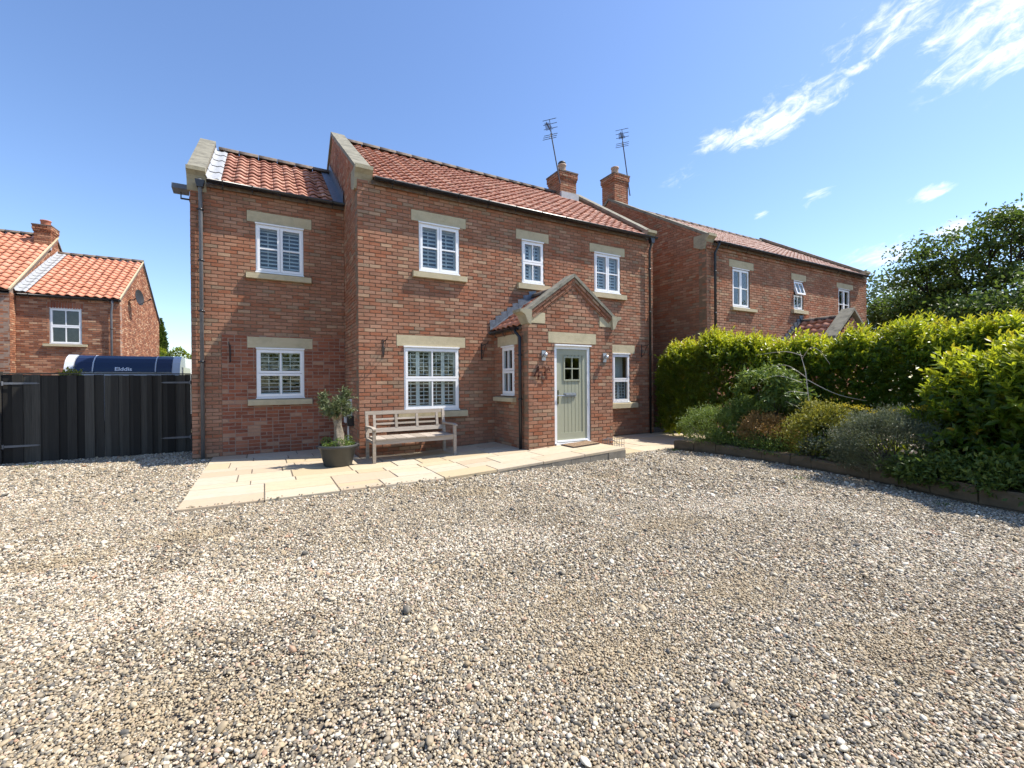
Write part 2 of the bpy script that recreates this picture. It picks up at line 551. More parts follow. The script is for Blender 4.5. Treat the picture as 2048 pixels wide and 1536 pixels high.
m, t, b = mat('pebble')
c = ramp(t, attr(t, 'rnd', 'INSTANCER'), [(0, (0.100, 0.092, 0.081)), (.10, (0.144, 0.131, 0.107)), (.22, (0.229, 0.191, 0.138)), (.36, (0.292, 0.236, 0.161)), (.50, (0.368, 0.296, 0.193)), (.62, (0.334, 0.250, 0.149)), (.70, (0.461, 0.382, 0.255)), (.82, (0.524, 0.465, 0.357)), (.92, (0.635, 0.582, 0.478)), (.97, (0.363, 0.203, 0.116)), (1, (0.691, 0.647, 0.544))])
c = mixc_(t, mrange(t, noise(t, 120, 3), .5, .8, 0, .35), c, (0.336, 0.291, 0.213))
t.links.new(c, b.inputs['Base Color'])
b.inputs['Roughness'].default_value = 0.62
b.inputs['Specular IOR Level'].default_value = 0.35
PEBBLE = m

def leaf_mat(name, stops, trans=0.35, rough=0.45, tcol=(.45, .55, .05), spec=0.4):
    m, t, b = mat(name)
    c = ramp(t, attr(t), stops)
    c = mixc_(t, mrange(t, noise(t, 7, 3), .35, .75, 0, .3), c, stops[0][1])
    t.links.new(c, b.inputs['Base Color'])
    b.inputs['Roughness'].default_value = rough
    b.inputs['Specular IOR Level'].default_value = spec
    tl = nd(t, 'ShaderNodeBsdfTranslucent')
    tcn = mixc_(t, 0.55, c, tcol)
    t.links.new(tcn, tl.inputs[0])
    ms = nd(t, 'ShaderNodeMixShader'); ms.inputs[0].default_value = trans
    out = [n for n in t.nodes if n.type == 'OUTPUT_MATERIAL'][0]
    t.links.new(b.outputs[0], ms.inputs[1]); t.links.new(tl.outputs[0], ms.inputs[2])
    t.links.new(ms.outputs[0], out.inputs[0])
    return m
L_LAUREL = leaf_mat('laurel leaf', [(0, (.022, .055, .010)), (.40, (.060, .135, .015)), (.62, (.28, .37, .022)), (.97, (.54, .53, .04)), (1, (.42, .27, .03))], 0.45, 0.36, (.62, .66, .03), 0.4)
L_TREE = leaf_mat('tree leaf', [(0, (.024, .046, .010)), (.5, (.070, .115, .018)), (1, (.185, .23, .036))], 0.28, 0.5, (.25, .38, .05))
L_FAR = leaf_mat('distant leaf', [(0, (.045, .075, .045)), (.5, (.075, .115, .065)), (1, (.12, .17, .09))], 0.25, 0.6, (.25, .35, .12))
L_GREEN = leaf_mat('soft green leaf', [(0, (.04, .08, .02)), (.5, (.10, .165, .032)), (1, (.23, .30, .07))], 0.3, 0.45, (.35, .45, .06))
L_SAGE = leaf_mat('grey green leaf', [(0, (.03, .045, .025)), (.5, (.09, .11, .058)), (1, (.25, .27, .17))], 0.18, 0.55, (.25, .30, .12))
L_GOLD = leaf_mat('golden leaf', [(0, (.07, .10, .015)), (.5, (.20, .22, .03)), (1, (.40, .34, .06))], 0.3, 0.5, (.5, .45, .05))
L_AMBER = leaf_mat('amber leaf', [(0, (.11, .08, .02)), (.5, (.30, .18, .06)), (1, (.50, .30, .11))], 0.28, 0.5, (.5, .28, .06))
L_YEL = leaf_mat('yellow flower', [(0, (.55, .42, .02)), (1, (.75, .62, .04))], 0.25, 0.6, (.7, .6, .05))
L_OLIVE = leaf_mat('olive leaf', [(0, (.05, .075, .03)), (.5, (.115, .15, .06)), (1, (.24, .27, .14))], 0.2, 0.45, (.3, .35, .1))
BARK = simple('dark bark', (.055, .045, .035), 0.95, 0, 0.4, 9, 0.7)
OLIVEBARK = simple('pale gnarled bark', (.24, .20, .15), 0.95, 0, 0.55, 22, 1.0)
TWIG = simple('bleached twig', (.48, .43, .35), 0.9, 0, 0.15, 20)
STEMM = simple('green stem', (.09, .10, .04), 0.8)
# ------------------------------------------------------------------ brickwork
def rect_minus(rects, op):
    out = []
    a0, a1, b0, b1 = op
    for (u0, u1, v0, v1) in rects:
        if u1 <= a0 or u0 >= a1 or v1 <= b0 or v0 >= b1:
            out.append((u0, u1, v0, v1)); continue
        if u0 < a0: out.append((u0, a0 - .006, v0, v1))
        if u1 > a1: out.append((a1 + .006, u1, v0, v1))
        m0, m1 = max(u0, a0), min(u1, a1)
        if v0 < b0: out.append((m0, m1, v0, b0 - .004))
        if v1 > b1: out.append((m0, m1, b1 + .004, v1))
    return [r for r in out if r[1] - r[0] > .025 and r[3] - r[2] > .02]

def brick_rects(u0, u1, z0, z1, openings=(), clip=None, mixed=False, c=.075, L=.225, seed=1, phase=0):
    rs = random.Random(seed)
    out = []
    j0 = int(math.floor(z0 / c + 1e-6))
    j = j0
    while j * c < z1 - .01:
        a, bb = max(j * c, z0), min(j * c + c - .010, z1)
        lo, hi = u0, u1
        if clip:
            q = clip(j * c + c * .5)
            if q is None:
                j += 1; continue
            lo, hi = max(lo, q[0]), min(hi, q[1])
        row = []
        u = u0 + (0 if (j + phase) % 2 == 0 else -L / 2)
        while u < u1:
            w = L
            if mixed and rs.random() < .42: w = L / 2
            x0, x1 = max(u, lo), min(u + w - .010, hi)
            if x1 - x0 > .03: row.append((x0, x1, a, bb))
            u += w
        for op in openings:
            if op[2] < bb and op[3] > a:
                row = rect_minus(row, op)
        out += row
        j += 1
    return out

QF = np.array([(4, 5, 6, 7), (0, 1, 5, 4), (1, 2, 6, 5), (2, 3, 7, 6), (3, 0, 4, 7)])
def brick_verts(rects, T, seed, proud=0.0, jit=.0022):
    """Each brick: a chamfered block standing proud of the mortar."""
    r = np.random.default_rng(seed)
    A = np.array(rects, float)
    n = len(A)
    du, dv = r.normal(0, .0012, n), r.normal(0, .0012, n)
    u0, u1, v0, v1 = A[:, 0] + du, A[:, 1] + du, A[:, 2] + dv, A[:, 3] + dv
    d = -proud + r.normal(0, .0016, n)
    c = .004
    P = np.zeros((n, 8, 3))
    for k, (a, bb) in enumerate(((u0, v0), (u1, v0), (u1, v1), (u0, v1))):
        P[:, k] = np.column_stack([a, np.full(n, .014), bb])
    for k, (a, bb) in enumerate(((u0 + c, v0 + c), (u1 - c, v0 + c), (u1 - c, v1 - c), (u0 + c, v1 - c))):
        P[:, 4 + k] = np.column_stack([a, d, bb])
    P[:, 4:] += r.normal(0, jit, (n, 4, 3)) * np.array([1, .25, 1])
    return T(P.reshape(-1, 3)).reshape(n, 8, 3)

class Bricks:
    def __init__(s): s.P, s.m, s.face = [], [], []
    def wall(s, T, rects, seed, proud=0.0, key='old', pick=True):
        if not rects: return
        V = brick_verts(rects, T, seed, proud)
        rd = np.random.default_rng(seed + 91).random(len(V))
        s.P.append((V, rd, key, pick))
    def emit(s, parent, mats, n_ind=300):
        V = np.concatenate([p[0] for p in s.P]); rd = np.concatenate([p[1] for p in s.P])
        key = np.concatenate([np.full(len(p[0]), p[2]) for p in s.P]); pk = np.concatenate([np.full(len(p[0]), p[3]) for p in s.P])
        cen = V.mean(1); size = np.zeros(len(V))
        d = cen - CAM
        dist = np.linalg.norm(d, axis=1)
        nrm = np.cross(V[:, 5] - V[:, 4], V[:, 7] - V[:, 4]) 
        size = np.maximum(0, -(nrm * d).sum(1) / dist) / dist ** 2
        dep = d @ CW
        sx = np.abs((d @ CR) / np.maximum(dep, .1)); 
        size[(~pk) | (sx > 1.16) | (dep < .2)] = 0
        order = np.argsort(-size)
        ind = [i for i in order[:n_ind] if size[i] > 0]
        isind = np.zeros(len(V), bool); isind[ind] = True
        for i in ind:
            me = mesh_np('brick', V[i] - cen[i], QF, mats[key[i]], False, np.full(8, rd[i]))
            link('brick', me, parent, cen[i])
        for k in mats:
            sel = (~isind) & (key == k)
            if not sel.any(): continue
            W = V[sel]; n = len(W)
            F = (QF[None] + 8 * np.arange(n)[:, None, None]).reshape(-1, 4)
            me = mesh_np('brickwork', W.reshape(-1, 3) - BASE[parent.name], F, mats[k], False, np.repeat(rd[sel], 8))
            o = link('brickwork', me, parent); o['kind'] = 'stuff'

def slab_cells(g, u0, u1, z0, z1, d0, d1, ops):
    us = sorted({u0, u1, *[x for o in ops for x in o[:2] if u0 < x < u1]})
    zs = sorted({z0, z1, *[x for o in ops for x in o[2:] if z0 < x < z1]})
    for i in range(len(us) - 1):
        # merge free runs in z to keep the wall simple
        run = None
        for j in range(len(zs) - 1):
            cu, cz = (us[i] + us[i + 1]) / 2, (zs[j] + zs[j + 1]) / 2
            hit = any(o[0] < cu < o[1] and o[2] < cz < o[3] for o in ops)
            if not hit and run is None: run = zs[j]
            if hit and run is not None:
                g.box(us[i], us[i + 1], d0, d1, run, zs[j]); run = None
        if run is not None: g.box(us[i], us[i + 1], d0, d1, run, z1)

# ------------------------------------------------------------------ windows
def shutter_panel(win, T, u0, u1, z0, z1, d, tilt=8, pitch=.082, w=.060, rail=.055):
    g = G(T)
    st = .034
    g.box(u0, u0 + st, d, d + .028, z0, z1); g.box(u1 - st, u1, d, d + .028, z0, z1)
    g.box(u0 + st, u1 - st, d, d + .028, z0, z0 + rail); g.box(u0 + st, u1 - st, d, d + .028, z1 - .042, z1)
    g.box((u0 + u1) / 2 - .006 - .02, (u0 + u1) / 2 + .006 - .02, d - .026, d - .014, z0 + rail + .02, z1 - .07)
    g.part('shutter', SHUT, win)
    z = z0 + rail + pitch * .5
    ca, sa = math.cos(R(tilt)), math.sin(R(tilt))
    while z < z1 - .042 - pitch * .3:
        g = G(T)
        hw, ht = w / 2, .005
        cs = []
        for a, bb in ((-hw, -ht), (hw, -ht), (hw, ht), (-hw, ht)):
            cs.append((d + .014 + a * ca - bb * sa, z + a * sa + bb * ca))
        V = [(u, *q) for u in (u0 + st + .002, u1 - st - .002) for q in cs]
        g.add(V, [(3, 2, 1, 0), (4, 5, 6, 7), (0, 1, 5, 4), (1, 2, 6, 5), (2, 3, 7, 6), (3, 0, 4, 7)])
        g.part('louvre', SHUT, win)
        z += pitch

def ring(g, u0, u1, z0, z1, w, d0, d1):
    g.box(u0, u0 + w, d0, d1, z0, z1); g.box(u1 - w, u1, d0, d1, z0, z1)
    g.box(u0 + w, u1 - w, d0, d1, z0, z0 + w); g.box(u0 + w, u1 - w, d0, d1, z1 - w, z1)

def window(house, T, u0, u1, z0, z1, kind, lintel=None, sill=None, shutters=None, label=None, tilt=8, fr=UPVC, flat=.0, curtain=False, openrot=None):
    """kind: grid of sashes; each sash (a0,a1,b0,b1 fractions, vertical bars, horizontal bars)."""
    fw, dd = .042, .010 + flat
    g = G(T)
    ring(g, u0, u1, z0, z1, fw, dd, dd + .07)
    g.box(u0 - .012, u1 + .012, dd - .036, dd + .02, z1 + .001, z1 + .028)
    g.box(u0 - .012, u1 + .012, dd - .044, dd + .02, z0 - .022, z0 - .001)
    win = g.part('window', fr, house, label=label)
    for (a0, a1, b0, b1, nv, nh) in kind:
        U0, U1 = u0 + fw * .55 + (u1 - u0 - fw * 1.1) * a0, u0 + fw * .55 + (u1 - u0 - fw * 1.1) * a1
        Z0, Z1 = z0 + fw * .55 + (z1 - z0 - fw * 1.1) * b0, z0 + fw * .55 + (z1 - z0 - fw * 1.1) * b1
        U0 += .004; U1 -= .004; Z0 += .004; Z1 -= .004
        sw, s0, s1 = .048, dd - .014, dd + .05
        if openrot and b0 > .3:
            ang = R(openrot)
            def T2(V, Z1=Z1, s0=s0, T=T, ang=ang):
                dz, dy = V[:, 2] - Z1, V[:, 1] - s0
                return T(np.column_stack([V[:, 0], s0 + dy * math.cos(ang) + dz * math.sin(ang), Z1 + dz * math.cos(ang) - dy * math.sin(ang)]))
        else:
            T2 = T
        g = G(T2)
        ring(g, U0, U1, Z0, Z1, sw, s0, s1)
        ub = [U0 + sw + (U1 - U0 - 2 * sw) * (k + 1) / (nv + 1) for k in range(nv)]
        zb = [Z0 + sw + (Z1 - Z0 - 2 * sw) * (k + 1) / (nh + 1) for k in range(nh)]
        for x in ub: g.box(x - .014, x + .014, s0 + .004, s1 - .006, Z0 + sw, Z1 - sw)
        for zc_ in zb: g.box(U0 + sw, U1 - sw, s0 + .006, s1 - .008, zc_ - .014, zc_ + .014)
        g.part('sash', fr, win)
        us, zs = [U0 + sw, *ub, U1 - sw], [Z0 + sw, *zb, Z1 - sw]
        for i in range(len(us) - 1):
            for j in range(len(zs) - 1):
                g = G(T2)
                ca = .001
                g.box(us[i] + ca, us[i + 1] - ca, s0 + .026, s0 + .030, zs[j] + ca, zs[j + 1] - ca)
                g.part('pane', GLASS, win)
    if lintel:
        g = G(T); g.box(lintel[0], lintel[1], -.003, .11, lintel[2], lintel[3]); g.part('lintel', STONE, win)
    if sill:
        g = G(T)
        p = .085
        g.prism([(-p, sill[2] + .004), (-p, sill[3] - .02), (dd + .03, sill[3] - .002), (dd + .03, sill[2])], 0, sill[0], sill[1])
        g.part('sill', STONE if kind is not None else COPING, win)
    if shutters:
        for (a0, a1, b0, b1) in shutters:
            W, H = u1 - u0 - 2 * fw, z1 - z0 - 2 * fw
            shutter_panel(win, T, u0 + fw + W * a0 + .003, u0 + fw + W * a1 - .003, z0 + fw + H * b0 + .003, z0 + fw + H * b1 - .003, dd + .11, tilt)
    if curtain:
        g = G(T)
        n = 16
        W = u1 - u0 - 2 * fw
        pts = [(u0 + fw + W * (.25 + .75 * k / n), dd + .22 + .02 * (k % 2)) for k in range(n + 1)]
        V = [(a, bb, z) for z in (z0 + .05, z1 - .05) for a, bb in pts]
        g.add(V, [(k, k + 1, n + 2 + k, n + 1 + k) for k in range(n)])
        g.part('curtain', CURTAIN, win)
    return win

CASE = [(0, .5, 0, 1, 0, 1), (.5, 1, 0, 1, 0, 1)]
GRID = [(0, 1, .5, 1, 1, 0), (0, 1, 0, .5, 1, 0)]
PLAIN2 = [(0, 1, .46, 1, 0, 0), (0, 1, 0, .46, 0, 0)]

# ------------------------------------------------------------------ pantiles
def tile_mesh_arrays(cover, length, amp, th=.02, nx=9):
    xs = np.linspace(0, cover, nx)
    z = amp * np.sin(2 * np.pi * xs / cover - .6)
    lift = .040
    top0 = np.column_stack([xs, np.zeros(nx), z + lift]); top1 = np.column_stack([xs, np.full(nx, length), z])
    bot0 = top0 - [0, 0, th]; bot1 = top1 - [0, 0, th]
    V = np.vstack([top0, top1, bot0, bot1])
    F = []
    for i in range(nx - 1):
        F.append((i, i + 1, nx + i + 1, nx + i))
        F.append((2 * nx + i + 1, 2 * nx + i, 3 * nx + i, 3 * nx + i + 1))
        F.append((2 * nx + i, 2 * nx + i + 1, i + 1, i))
    F.append((0, nx, 3 * nx, 2 * nx)); F.append((nx - 1, 3 * nx - 1, 4 * nx - 1, 2 * nx - 1))
    return V, np.array(F)

class Tiles:
    def __init__(s, mat_, cover=.24, gauge=.285, amp=.022):
        s.mat, s.cover, s.gauge, s.amp = mat_, cover, gauge, amp
        s.V, s.F = tile_mesh_arrays(cover, gauge + .07, amp)
        s.items = []
    def plane(s, O, A, S, width, slope, seed=1, skip=None):
        O, A, S = np.array(O, float), np.array(A, float), np.array(S, float)
        A /= np.linalg.norm(A); S /= np.linalg.norm(S)
        N = np.cross(A, S)
        nc, nr = max(1, int(round(width / s.cover))), int(round(slope / s.gauge))
        ca, cg = width / nc, slope / nr
        rs = np.random.default_rng(seed)
        for j in range(nr):
            for i in range(nc):
                P = O + A * ca * i + S * cg * j
                if skip is not None and skip(P + A * ca / 2 + S * cg / 2): continue
                tilt = rs.normal(0, .012)
                s.items.append((P + N * rs.normal(0, .003) + A * rs.normal(0, .002) + S * rs.normal(0, .007), A, S, N, ca / s.cover, rs.random(), tilt, j == nr - 1))
    def emit(s, parent, n_ind=300):
        if not s.items: return
        nvar = 8
        meshes = []
        for k in range(nvar):
            me = mesh_np('tile', s.V, s.F, s.mat, True, np.full(len(s.V), (k + .5) / nvar))
            me.polygons.foreach_set('use_smooth', np.array([i % 3 != 2 for i in range(len(s.F) - 2)] + [False, False]))
            meshes.append(me)
        C_ = np.array([it[0] + it[1] * s.cover / 2 + it[2] * s.gauge / 2 for it in s.items])
        Nn = np.array([it[3] for it in s.items])
        d = C_ - CAM; dist = np.linalg.norm(d, axis=1)
        sz = np.maximum(0, -(Nn * d).sum(1) / dist) / dist ** 2
        dep = d @ CW
        sz[(np.abs((d @ CR) / np.maximum(dep, .1)) > 1.18) | (dep < .3)] = 0
        order = [i for i in np.argsort(-sz)[:n_ind] if sz[i] > 0]
        ind = set(order)
        VV, FF, RR = [], [], []
        for i, (P, A, S, N, sc, rd, tilt, last) in enumerate(s.items):
            ly = .78 if last else 1.0
            A2 = A * math.cos(tilt) + N * math.sin(tilt)
            N2 = N * math.cos(tilt) - A * math.sin(tilt)
            Mx = np.column_stack([A2 * sc, S * ly, N2])
            if i in ind:
                o = link('tile', meshes[int(rd * nvar)], parent, P)
                m3 = Matrix(np.column_stack([A2, S, N2]).tolist())
                o.rotation_euler = m3.to_euler()
                o.scale = (sc, ly, 1)
            else:
                VV.append(s.V @ Mx.T + P); RR.append(np.full(len(s.V), rd))
        if VV:
            n = len(VV)
            F = (s.F[None] + len(s.V) * np.arange(n)[:, None, None]).reshape(-1, 4)
            me = mesh_np('tiling', np.concatenate(VV) - BASE[parent.name], F, s.mat, True, np.concatenate(RR))
            me.polygons.foreach_set('use_smooth', np.tile(np.array([i % 3 != 2 for i in range(len(s.F) - 2)] + [False, False]), n))
            o = link('tiling', me, parent); o['kind'] = 'stuff'

def unit(v):
    v = np.array(v, float)
    return v / np.linalg.norm(v)

# ------------------------------------------------------------------ stone trim, gutters, chimneys
def gable_coping(house, x0, x1, ye, ze, yr, zr, yb, kn=True, th=.075, name='coping'):
    """Raised coping along a gable that lies across X; ye/ze the foot, yr/zr the top."""
    n = 5
    for (ya, za, yb_, zb_) in ((ye, ze, yr, zr), (yb, ze, yr, zr)):
        for k in range(n):
            t0, t1 = k / n, (k + 1) / n
            p0 = (ya + (yb_ - ya) * t0, za + (zb_ - za) * t0); p1 = (ya + (yb_ - ya) * t1, za + (zb_ - za) * t1)
            e = .004 * (1 if yb_ > ya else -1)
            g = G(); g.prism([(p0[0] + e, p0[1]), (p1[0] - e, p1[1]), (p1[0] - e, p1[1] - th * 1.2), (p0[0] + e, p0[1] - th * 1.2)], 0, x0, x1)
            g.part(name, COPING, house)
    if kn:
        g = G()
        g.prism([(ye + .10, ze - .42), (ye + .085, ze - .36), (ye + .06, ze - .22), (ye + .02, ze - .14), (ye - .04, ze - .085), (ye - .065, ze - .07), (ye - .065, ze + .005), (ye + .24, ze + .005), (ye + .46, ze + .02), (ye + .46, ze - .30), (ye + .20, ze - .42)], 0, x0 - .004, x1 + .004)
        g.part('kneeler', KNEEL, house)

def half_round(g, p, q, r=.056, seg=8, th=.006):
    p, q = np.array(p, float), np.array(q, float)
    d = unit(q - p); a = unit(np.cross(d, (0, 0, 1)))
    V, F = [], []
    for e in (p, q):
        for rr in (r, r - th):
            for k in range(seg + 1):
                t = math.pi + math.pi * k / seg
                V.append(e + rr * (math.cos(t) * a + math.sin(t) * np.array([0, 0, 1])))
    m = seg + 1
    for k in range(seg):
        F.append((k, k + 1, 2 * m + k + 1, 2 * m + k)); F.append((m + k + 1, m + k, 3 * m + k, 3 * m + k + 1))
    F += [(0, 2 * m, 3 * m, m), (m - 1, 2 * m - 1, 4 * m - 1, 3 * m - 1)]
    F.append(tuple(range(m)) ); F.append(tuple(range(2 * m, 3 * m))[::-1])
    g.add(V, F)

def gutter(house, p, q, nb=8, wall=None):
    g = G(); half_round(g, p, q); go = g.part('gutter', BLACK, house, smooth=True)
    p, q = np.array(p, float), np.array(q, float)
    a = unit(np.cross(unit(q - p), (0, 0, 1)))
    for k in range(nb):
        c = p + (q - p) * (k + .5) / nb
        g = G(); half_round(g, c - unit(q - p) * .012, c + unit(q - p) * .012, .061)
        g.tube([c + (0, 0, -.06), c + (0, 0, -.10) - a * .03 * 0, c + (0, 0, -.14) - a * .05], .008, 5)
        g.part('bracket', BLACK, go)

def downpipe(house, pts, r=.034, m_=None, clips=(), hopper=True):
    g = G(); g.tube(pts, r, 12)
    po = g.part('downpipe', m_ or BLACK, house, smooth='auto')
    for z in clips:
        c = [p for p in pts][-1]
        g = G(); g.tube([(c[0], c[1], z - .018), (c[0], c[1], z + .018)], r + .009, 12)
        g.box(c[0] - .055, c[0] + .055, c[1] - .008, c[1] + .01, z - .012, z + .012)
        g.part('clip', BLACK, po, smooth='auto')
    return po

def chimney(house, x0, x1, y0, y1, z0, z1, bmats, seed, pot=CLAY, potd='tall', key='old', cowl=False):
    g = G(); g.box(x0 + .014, x1 - .014, y0 + .014, y1 - .014, z0, z1 - .05)
    ch = g.part('chimney', MORTAR, house)
    B = Bricks()
    zc_ = z1 - .30
    for (a, bb, zz0, zz1, pr) in ((0, 0, z0, zc_, 0.0), (0, 0, zc_, zc_ + .075, .022), (0, 0, zc_ + .075, z1 - .05, .042)):
        B.wall(front(y0), brick_rects(x0 - pr, x1 + pr, zz0, zz1, seed=seed), seed, pr, key, False)
        B.wall(leftface(x0), brick_rects(-y1 - pr, -y0 + pr, zz0, zz1, seed=seed + 1, phase=1), seed + 1, pr, key, False)
        B.wall(rightface(x1), brick_rects(y0 - pr, y1 + pr, zz0, zz1, seed=seed + 2, phase=1), seed + 2, pr, key, False)
        B.wall(backface(y1), brick_rects(-x1 - pr, -x0 + pr, zz0, zz1, seed=seed + 3), seed + 3, pr, key, False)
    B.emit(ch, bmats, 0)
    g = G(); g.box(x0 - .055, x1 + .055, y0 - .055, y1 + .055, z1 - .05, z1 - .005)
    cx, cy = (x0 + x1) / 2, (y0 + y1) / 2
    g.part('cap', RIDGE, ch)
    g = G()
    if potd == 'tall':
        g.lathe([(.16, 0), (.155, .05), (.135, .10), (.128, .32), (.148, .34), (.148, .385), (.115, .39), (.115, .2)], (cx, cy, z1 - .01), 18)
    else:
        g.lathe([(.15, 0), (.15, .05), (.155, .22), (.175, .24), (.175, .27), (.14, .272), (.14, .15)], (cx, cy, z1 - .01), 18)
    po = g.part('pot', pot, ch, smooth='auto')
    if cowl:
        g = G(); g.lathe([(.12, .392), (.135, .41), (.135, .45), (.10, .49), (.03, .505)], (cx, cy, z1 - .01), 14)
        g.part('cowl', IRON, ch, smooth='auto')
    return ch

def aerial(house, foot, top, direction, seed, label=None):
    foot, top = np.array(foot, float), np.array(top, float)
    g = G(); g.tube([foot, top], .02, 8)
    ma = g.part('aerial', ALU, house, label=label)
    d = unit(direction); s = unit(np.cross(d, (0, 0, 1)))
    up = np.array([0, 0, 1.0])
    c = top + up * .03
    g = G()
    g.tube([c - d * .16, c + d * .52], .011, 6)
    for k in range(9):
        p = c + d * (.14 + .042 * k)
        g.tube([p - s * (.12 - .006 * k), p + s * (.12 - .006 * k)], .007, 5)
        g.tube([p - up * .02, p + up * .05], .006, 5)
    g.part('boom', ALU, ma)
    g = G()
    # reflector: two arms in a V with cross rods
    for sg in (1, -1):
        e = c + d * .16 + up * sg * .31
        g.tube([c - d * .04, e], .010, 6)
        for k in range(3):
            p = c - d * .04 + (e - c + d * .04) * (k + 1) / 3
            g.tube([p - s * .23, p + s * .23], .009, 5)
    g.part('reflector', ALU, ma)

def roof_deck(house, poly, axis, a, b_):
    g = G(); g.prism(poly, axis, a, b_); return g.part('roof', RIDGE, house)

def ridge_tiles(house, p, q, n, m_=None, r=.11):
    p, q = np.array(p, float), np.array(q, float)
    for k in range(n):
        a, b_ = p + (q - p) * (k / n), p + (q - p) * ((k + 1) / n)
        dd = unit(b_ - a); s = unit(np.cross(dd, (0, 0, 1)))
        g = G()
        V = []
        for e in (a + dd * .004, b_ - dd * .004):
            for rr in (r, r - .018):
                for i in range(7):
                    t = math.pi * i / 6
                    V.append(e + s * rr * 1.15 * math.cos(t) + np.array([0, 0, 1]) * (rr * math.sin(t) - .05))
        F = []
        for i in range(6):
            F.append((i, i + 1, 14 + i + 1, 14 + i)); F.append((7 + i + 1, 7 + i, 21 + i, 21 + i + 1))
            F.append((i + 1, i, 7 + i, 8 + i)); F.append((14 + i, 15 + i, 22 + i, 21 + i))
        g.add(V, F)
        g.part('ridge_tile', m_ or RIDGE, house, smooth=True)

def wall_bracket(house, T, u, z, reach=.32, h=.34):
    g = G(T)
    g.box(u - .012, u + .012, -.010, -.001, z - h, z + .02)
    g.tube([(u, -.01, z - .04), (u, -reach, z), (u, -reach - .03, z + .02), (u, -reach - .04, z + .05)], .008, 6)
    g.tube([(u, -.01, z - h + .02), (u, -.08, z - h + .06), (u, -.16, z - .12), (u, -.22, z - .02)], .007, 6)
    g.tube([(u, -.02, z - .16), (u, -.06, z - .13), (u, -.09, z - .16), (u, -.06, z - .19), (u, -.035, z - .17)], .005, 5)
    g.part('hanging_basket_bracket', IRON, house)
BM = {'old': B_OLD, 'new': B_NEW, 'dark': B_DARK}
# ================================================================== the ground
g = G()
GZ = -.050
g.add([(-400, -400, GZ), (400, -400, GZ), (400, 400, GZ), (-400, 400, GZ)], [(0, 1, 2, 3)])
g.struct('ground', GROUND)

# ================================================================== main house
H = thing('brick_house', 'two-storey tumbled brick house with sage green front door and gabled porch', 'house', (2.6, 1.5, 0))
W1, EX, EY, DEP = 8.08, -2.86, 1.652, 6.75
EAVE = 5.47
FR, LF = front(0), leftface(0)
def grow(o, lint, sil):      # openings in the brickwork: window, lintel and sill together
    return [(o[0] - .002, o[1] + .002, o[2] - .02, o[3] + .03), lint, sil]
wins_main = [
    ((1.237, 2.135, 3.812, 4.808), (1.074, 2.298, 4.84, 5.062), (1.088, 2.296, 3.655, 3.79)),
    ((3.745, 4.345, 3.822, 4.818), (3.585, 4.505, 4.84, 5.062), (3.60, 4.50, 3.655, 3.80)),
    ((5.950, 6.830, 3.822, 4.826), (5.794, 7.005, 4.84, 5.062), (5.80, 7.01, 3.655, 3.80)),
    ((0.900, 2.105, 0.880, 2.192), (0.750, 2.262, 2.215, 2.44), (0.755, 2.282, 0.715, 0.858)),
    ((6.550, 7.160, 0.895, 2.188), (6.45, 7.358, 2.215, 2.44), (6.45, 7.398, 0.722, 0.872)),
]
ops = [r for w in wins_main for r in grow(*w)]
holes = [w[0] for w in wins_main]
porch_ops = [(2.99, 5.18, -.1, 2.6)]
# walls (mortar backing) with real openings
g = G(FR); slab_cells(g, 0, W1, -.06, EAVE + .05, .010, .26, holes)
wall = g.part('wall', MORTAR, H)
# left gable and the other outer walls
def gable_poly(y0, y1, z0, ze, yr, zr):
    return [(y0, z0), (y1, z0), (y1, ze), (yr, zr), (y0, ze)]
def under(y0, y1, z0, ye, zc, yr, zr, th=.084):
    f = lambda y: zc + (zr - zc) * (y - ye) / (yr - ye) - th
    return [(y0, z0), (y1, z0), (y1, f(2 * yr - y1)), (yr, zr - th), (y0, f(y0))]
g = G()
RY = 3.34
g.prism(under(.262, DEP - .0, -.06, -.06, 5.70, RY, 8.02), 0, .012, .26)
g.prism(under(.262, DEP - .0, -.06, -.06, 5.70, RY, 8.02), 0, W1 - .26, W1 - .012)
g.box(.262, W1 - .262, DEP - .26, DEP - .012, -.06, EAVE)
g.part('side_wall', MORTAR, H)
B = Bricks()
B.wall(FR, brick_rects(0, W1, 0, EAVE + .02, ops + porch_ops, seed=11), 11)
def gclip(y0, y1, ze, yr, zr, sgn):
    def f(z):
        if z < ze: return (-99, 99)
        if z > zr: return None
        t = (z - ze) / (zr - ze)
        a, b_ = y0 + (yr - y0) * t, y1 + (yr - y1) * t
        return (-b_, -a) if sgn < 0 else (a, b_)
    return f
B.wall(LF, brick_rects(-DEP, 0, 0, 7.95, (), gclip(0, DEP, 5.64, RY, 7.94, -1), seed=12, phase=1), 12)
B.wall(rightface(W1), brick_rects(0, DEP, 0, 7.95, (), gclip(0, DEP, 5.64, RY, 7.94, 1), seed=13, phase=1), 13, pick=False)
# raised brick bands that follow the gable under the coping
def verge_band(Bx, x0, face, ya, za, yb, zb, proud, seed, off=0.0, key='old'):
    L = math.hypot(yb - ya, zb - za)
    e = unit((yb - ya, zb - za)); nrm = np.array([-e[1], e[0]])
    if nrm[1] > 0: nrm = -nrm
    def T(V):
        y = ya + e[0] * V[:, 0] + nrm[0] * V[:, 2]; z = za + e[1] * V[:, 0] + nrm[1] * V[:, 2]
        x = x0 + V[:, 1] if face < 0 else x0 - V[:, 1]
        return np.column_stack([x, y, z])
    Bx.wall(T, brick_rects(0, L, off, off + .075, seed=seed), seed, proud, key, False)
verge_band(B, 0, -1, .12, 5.73, RY, 7.93, .02, 21, .0)
verge_band(B, 0, -1, .12, 5.73, RY, 7.93, .01, 22, .075)

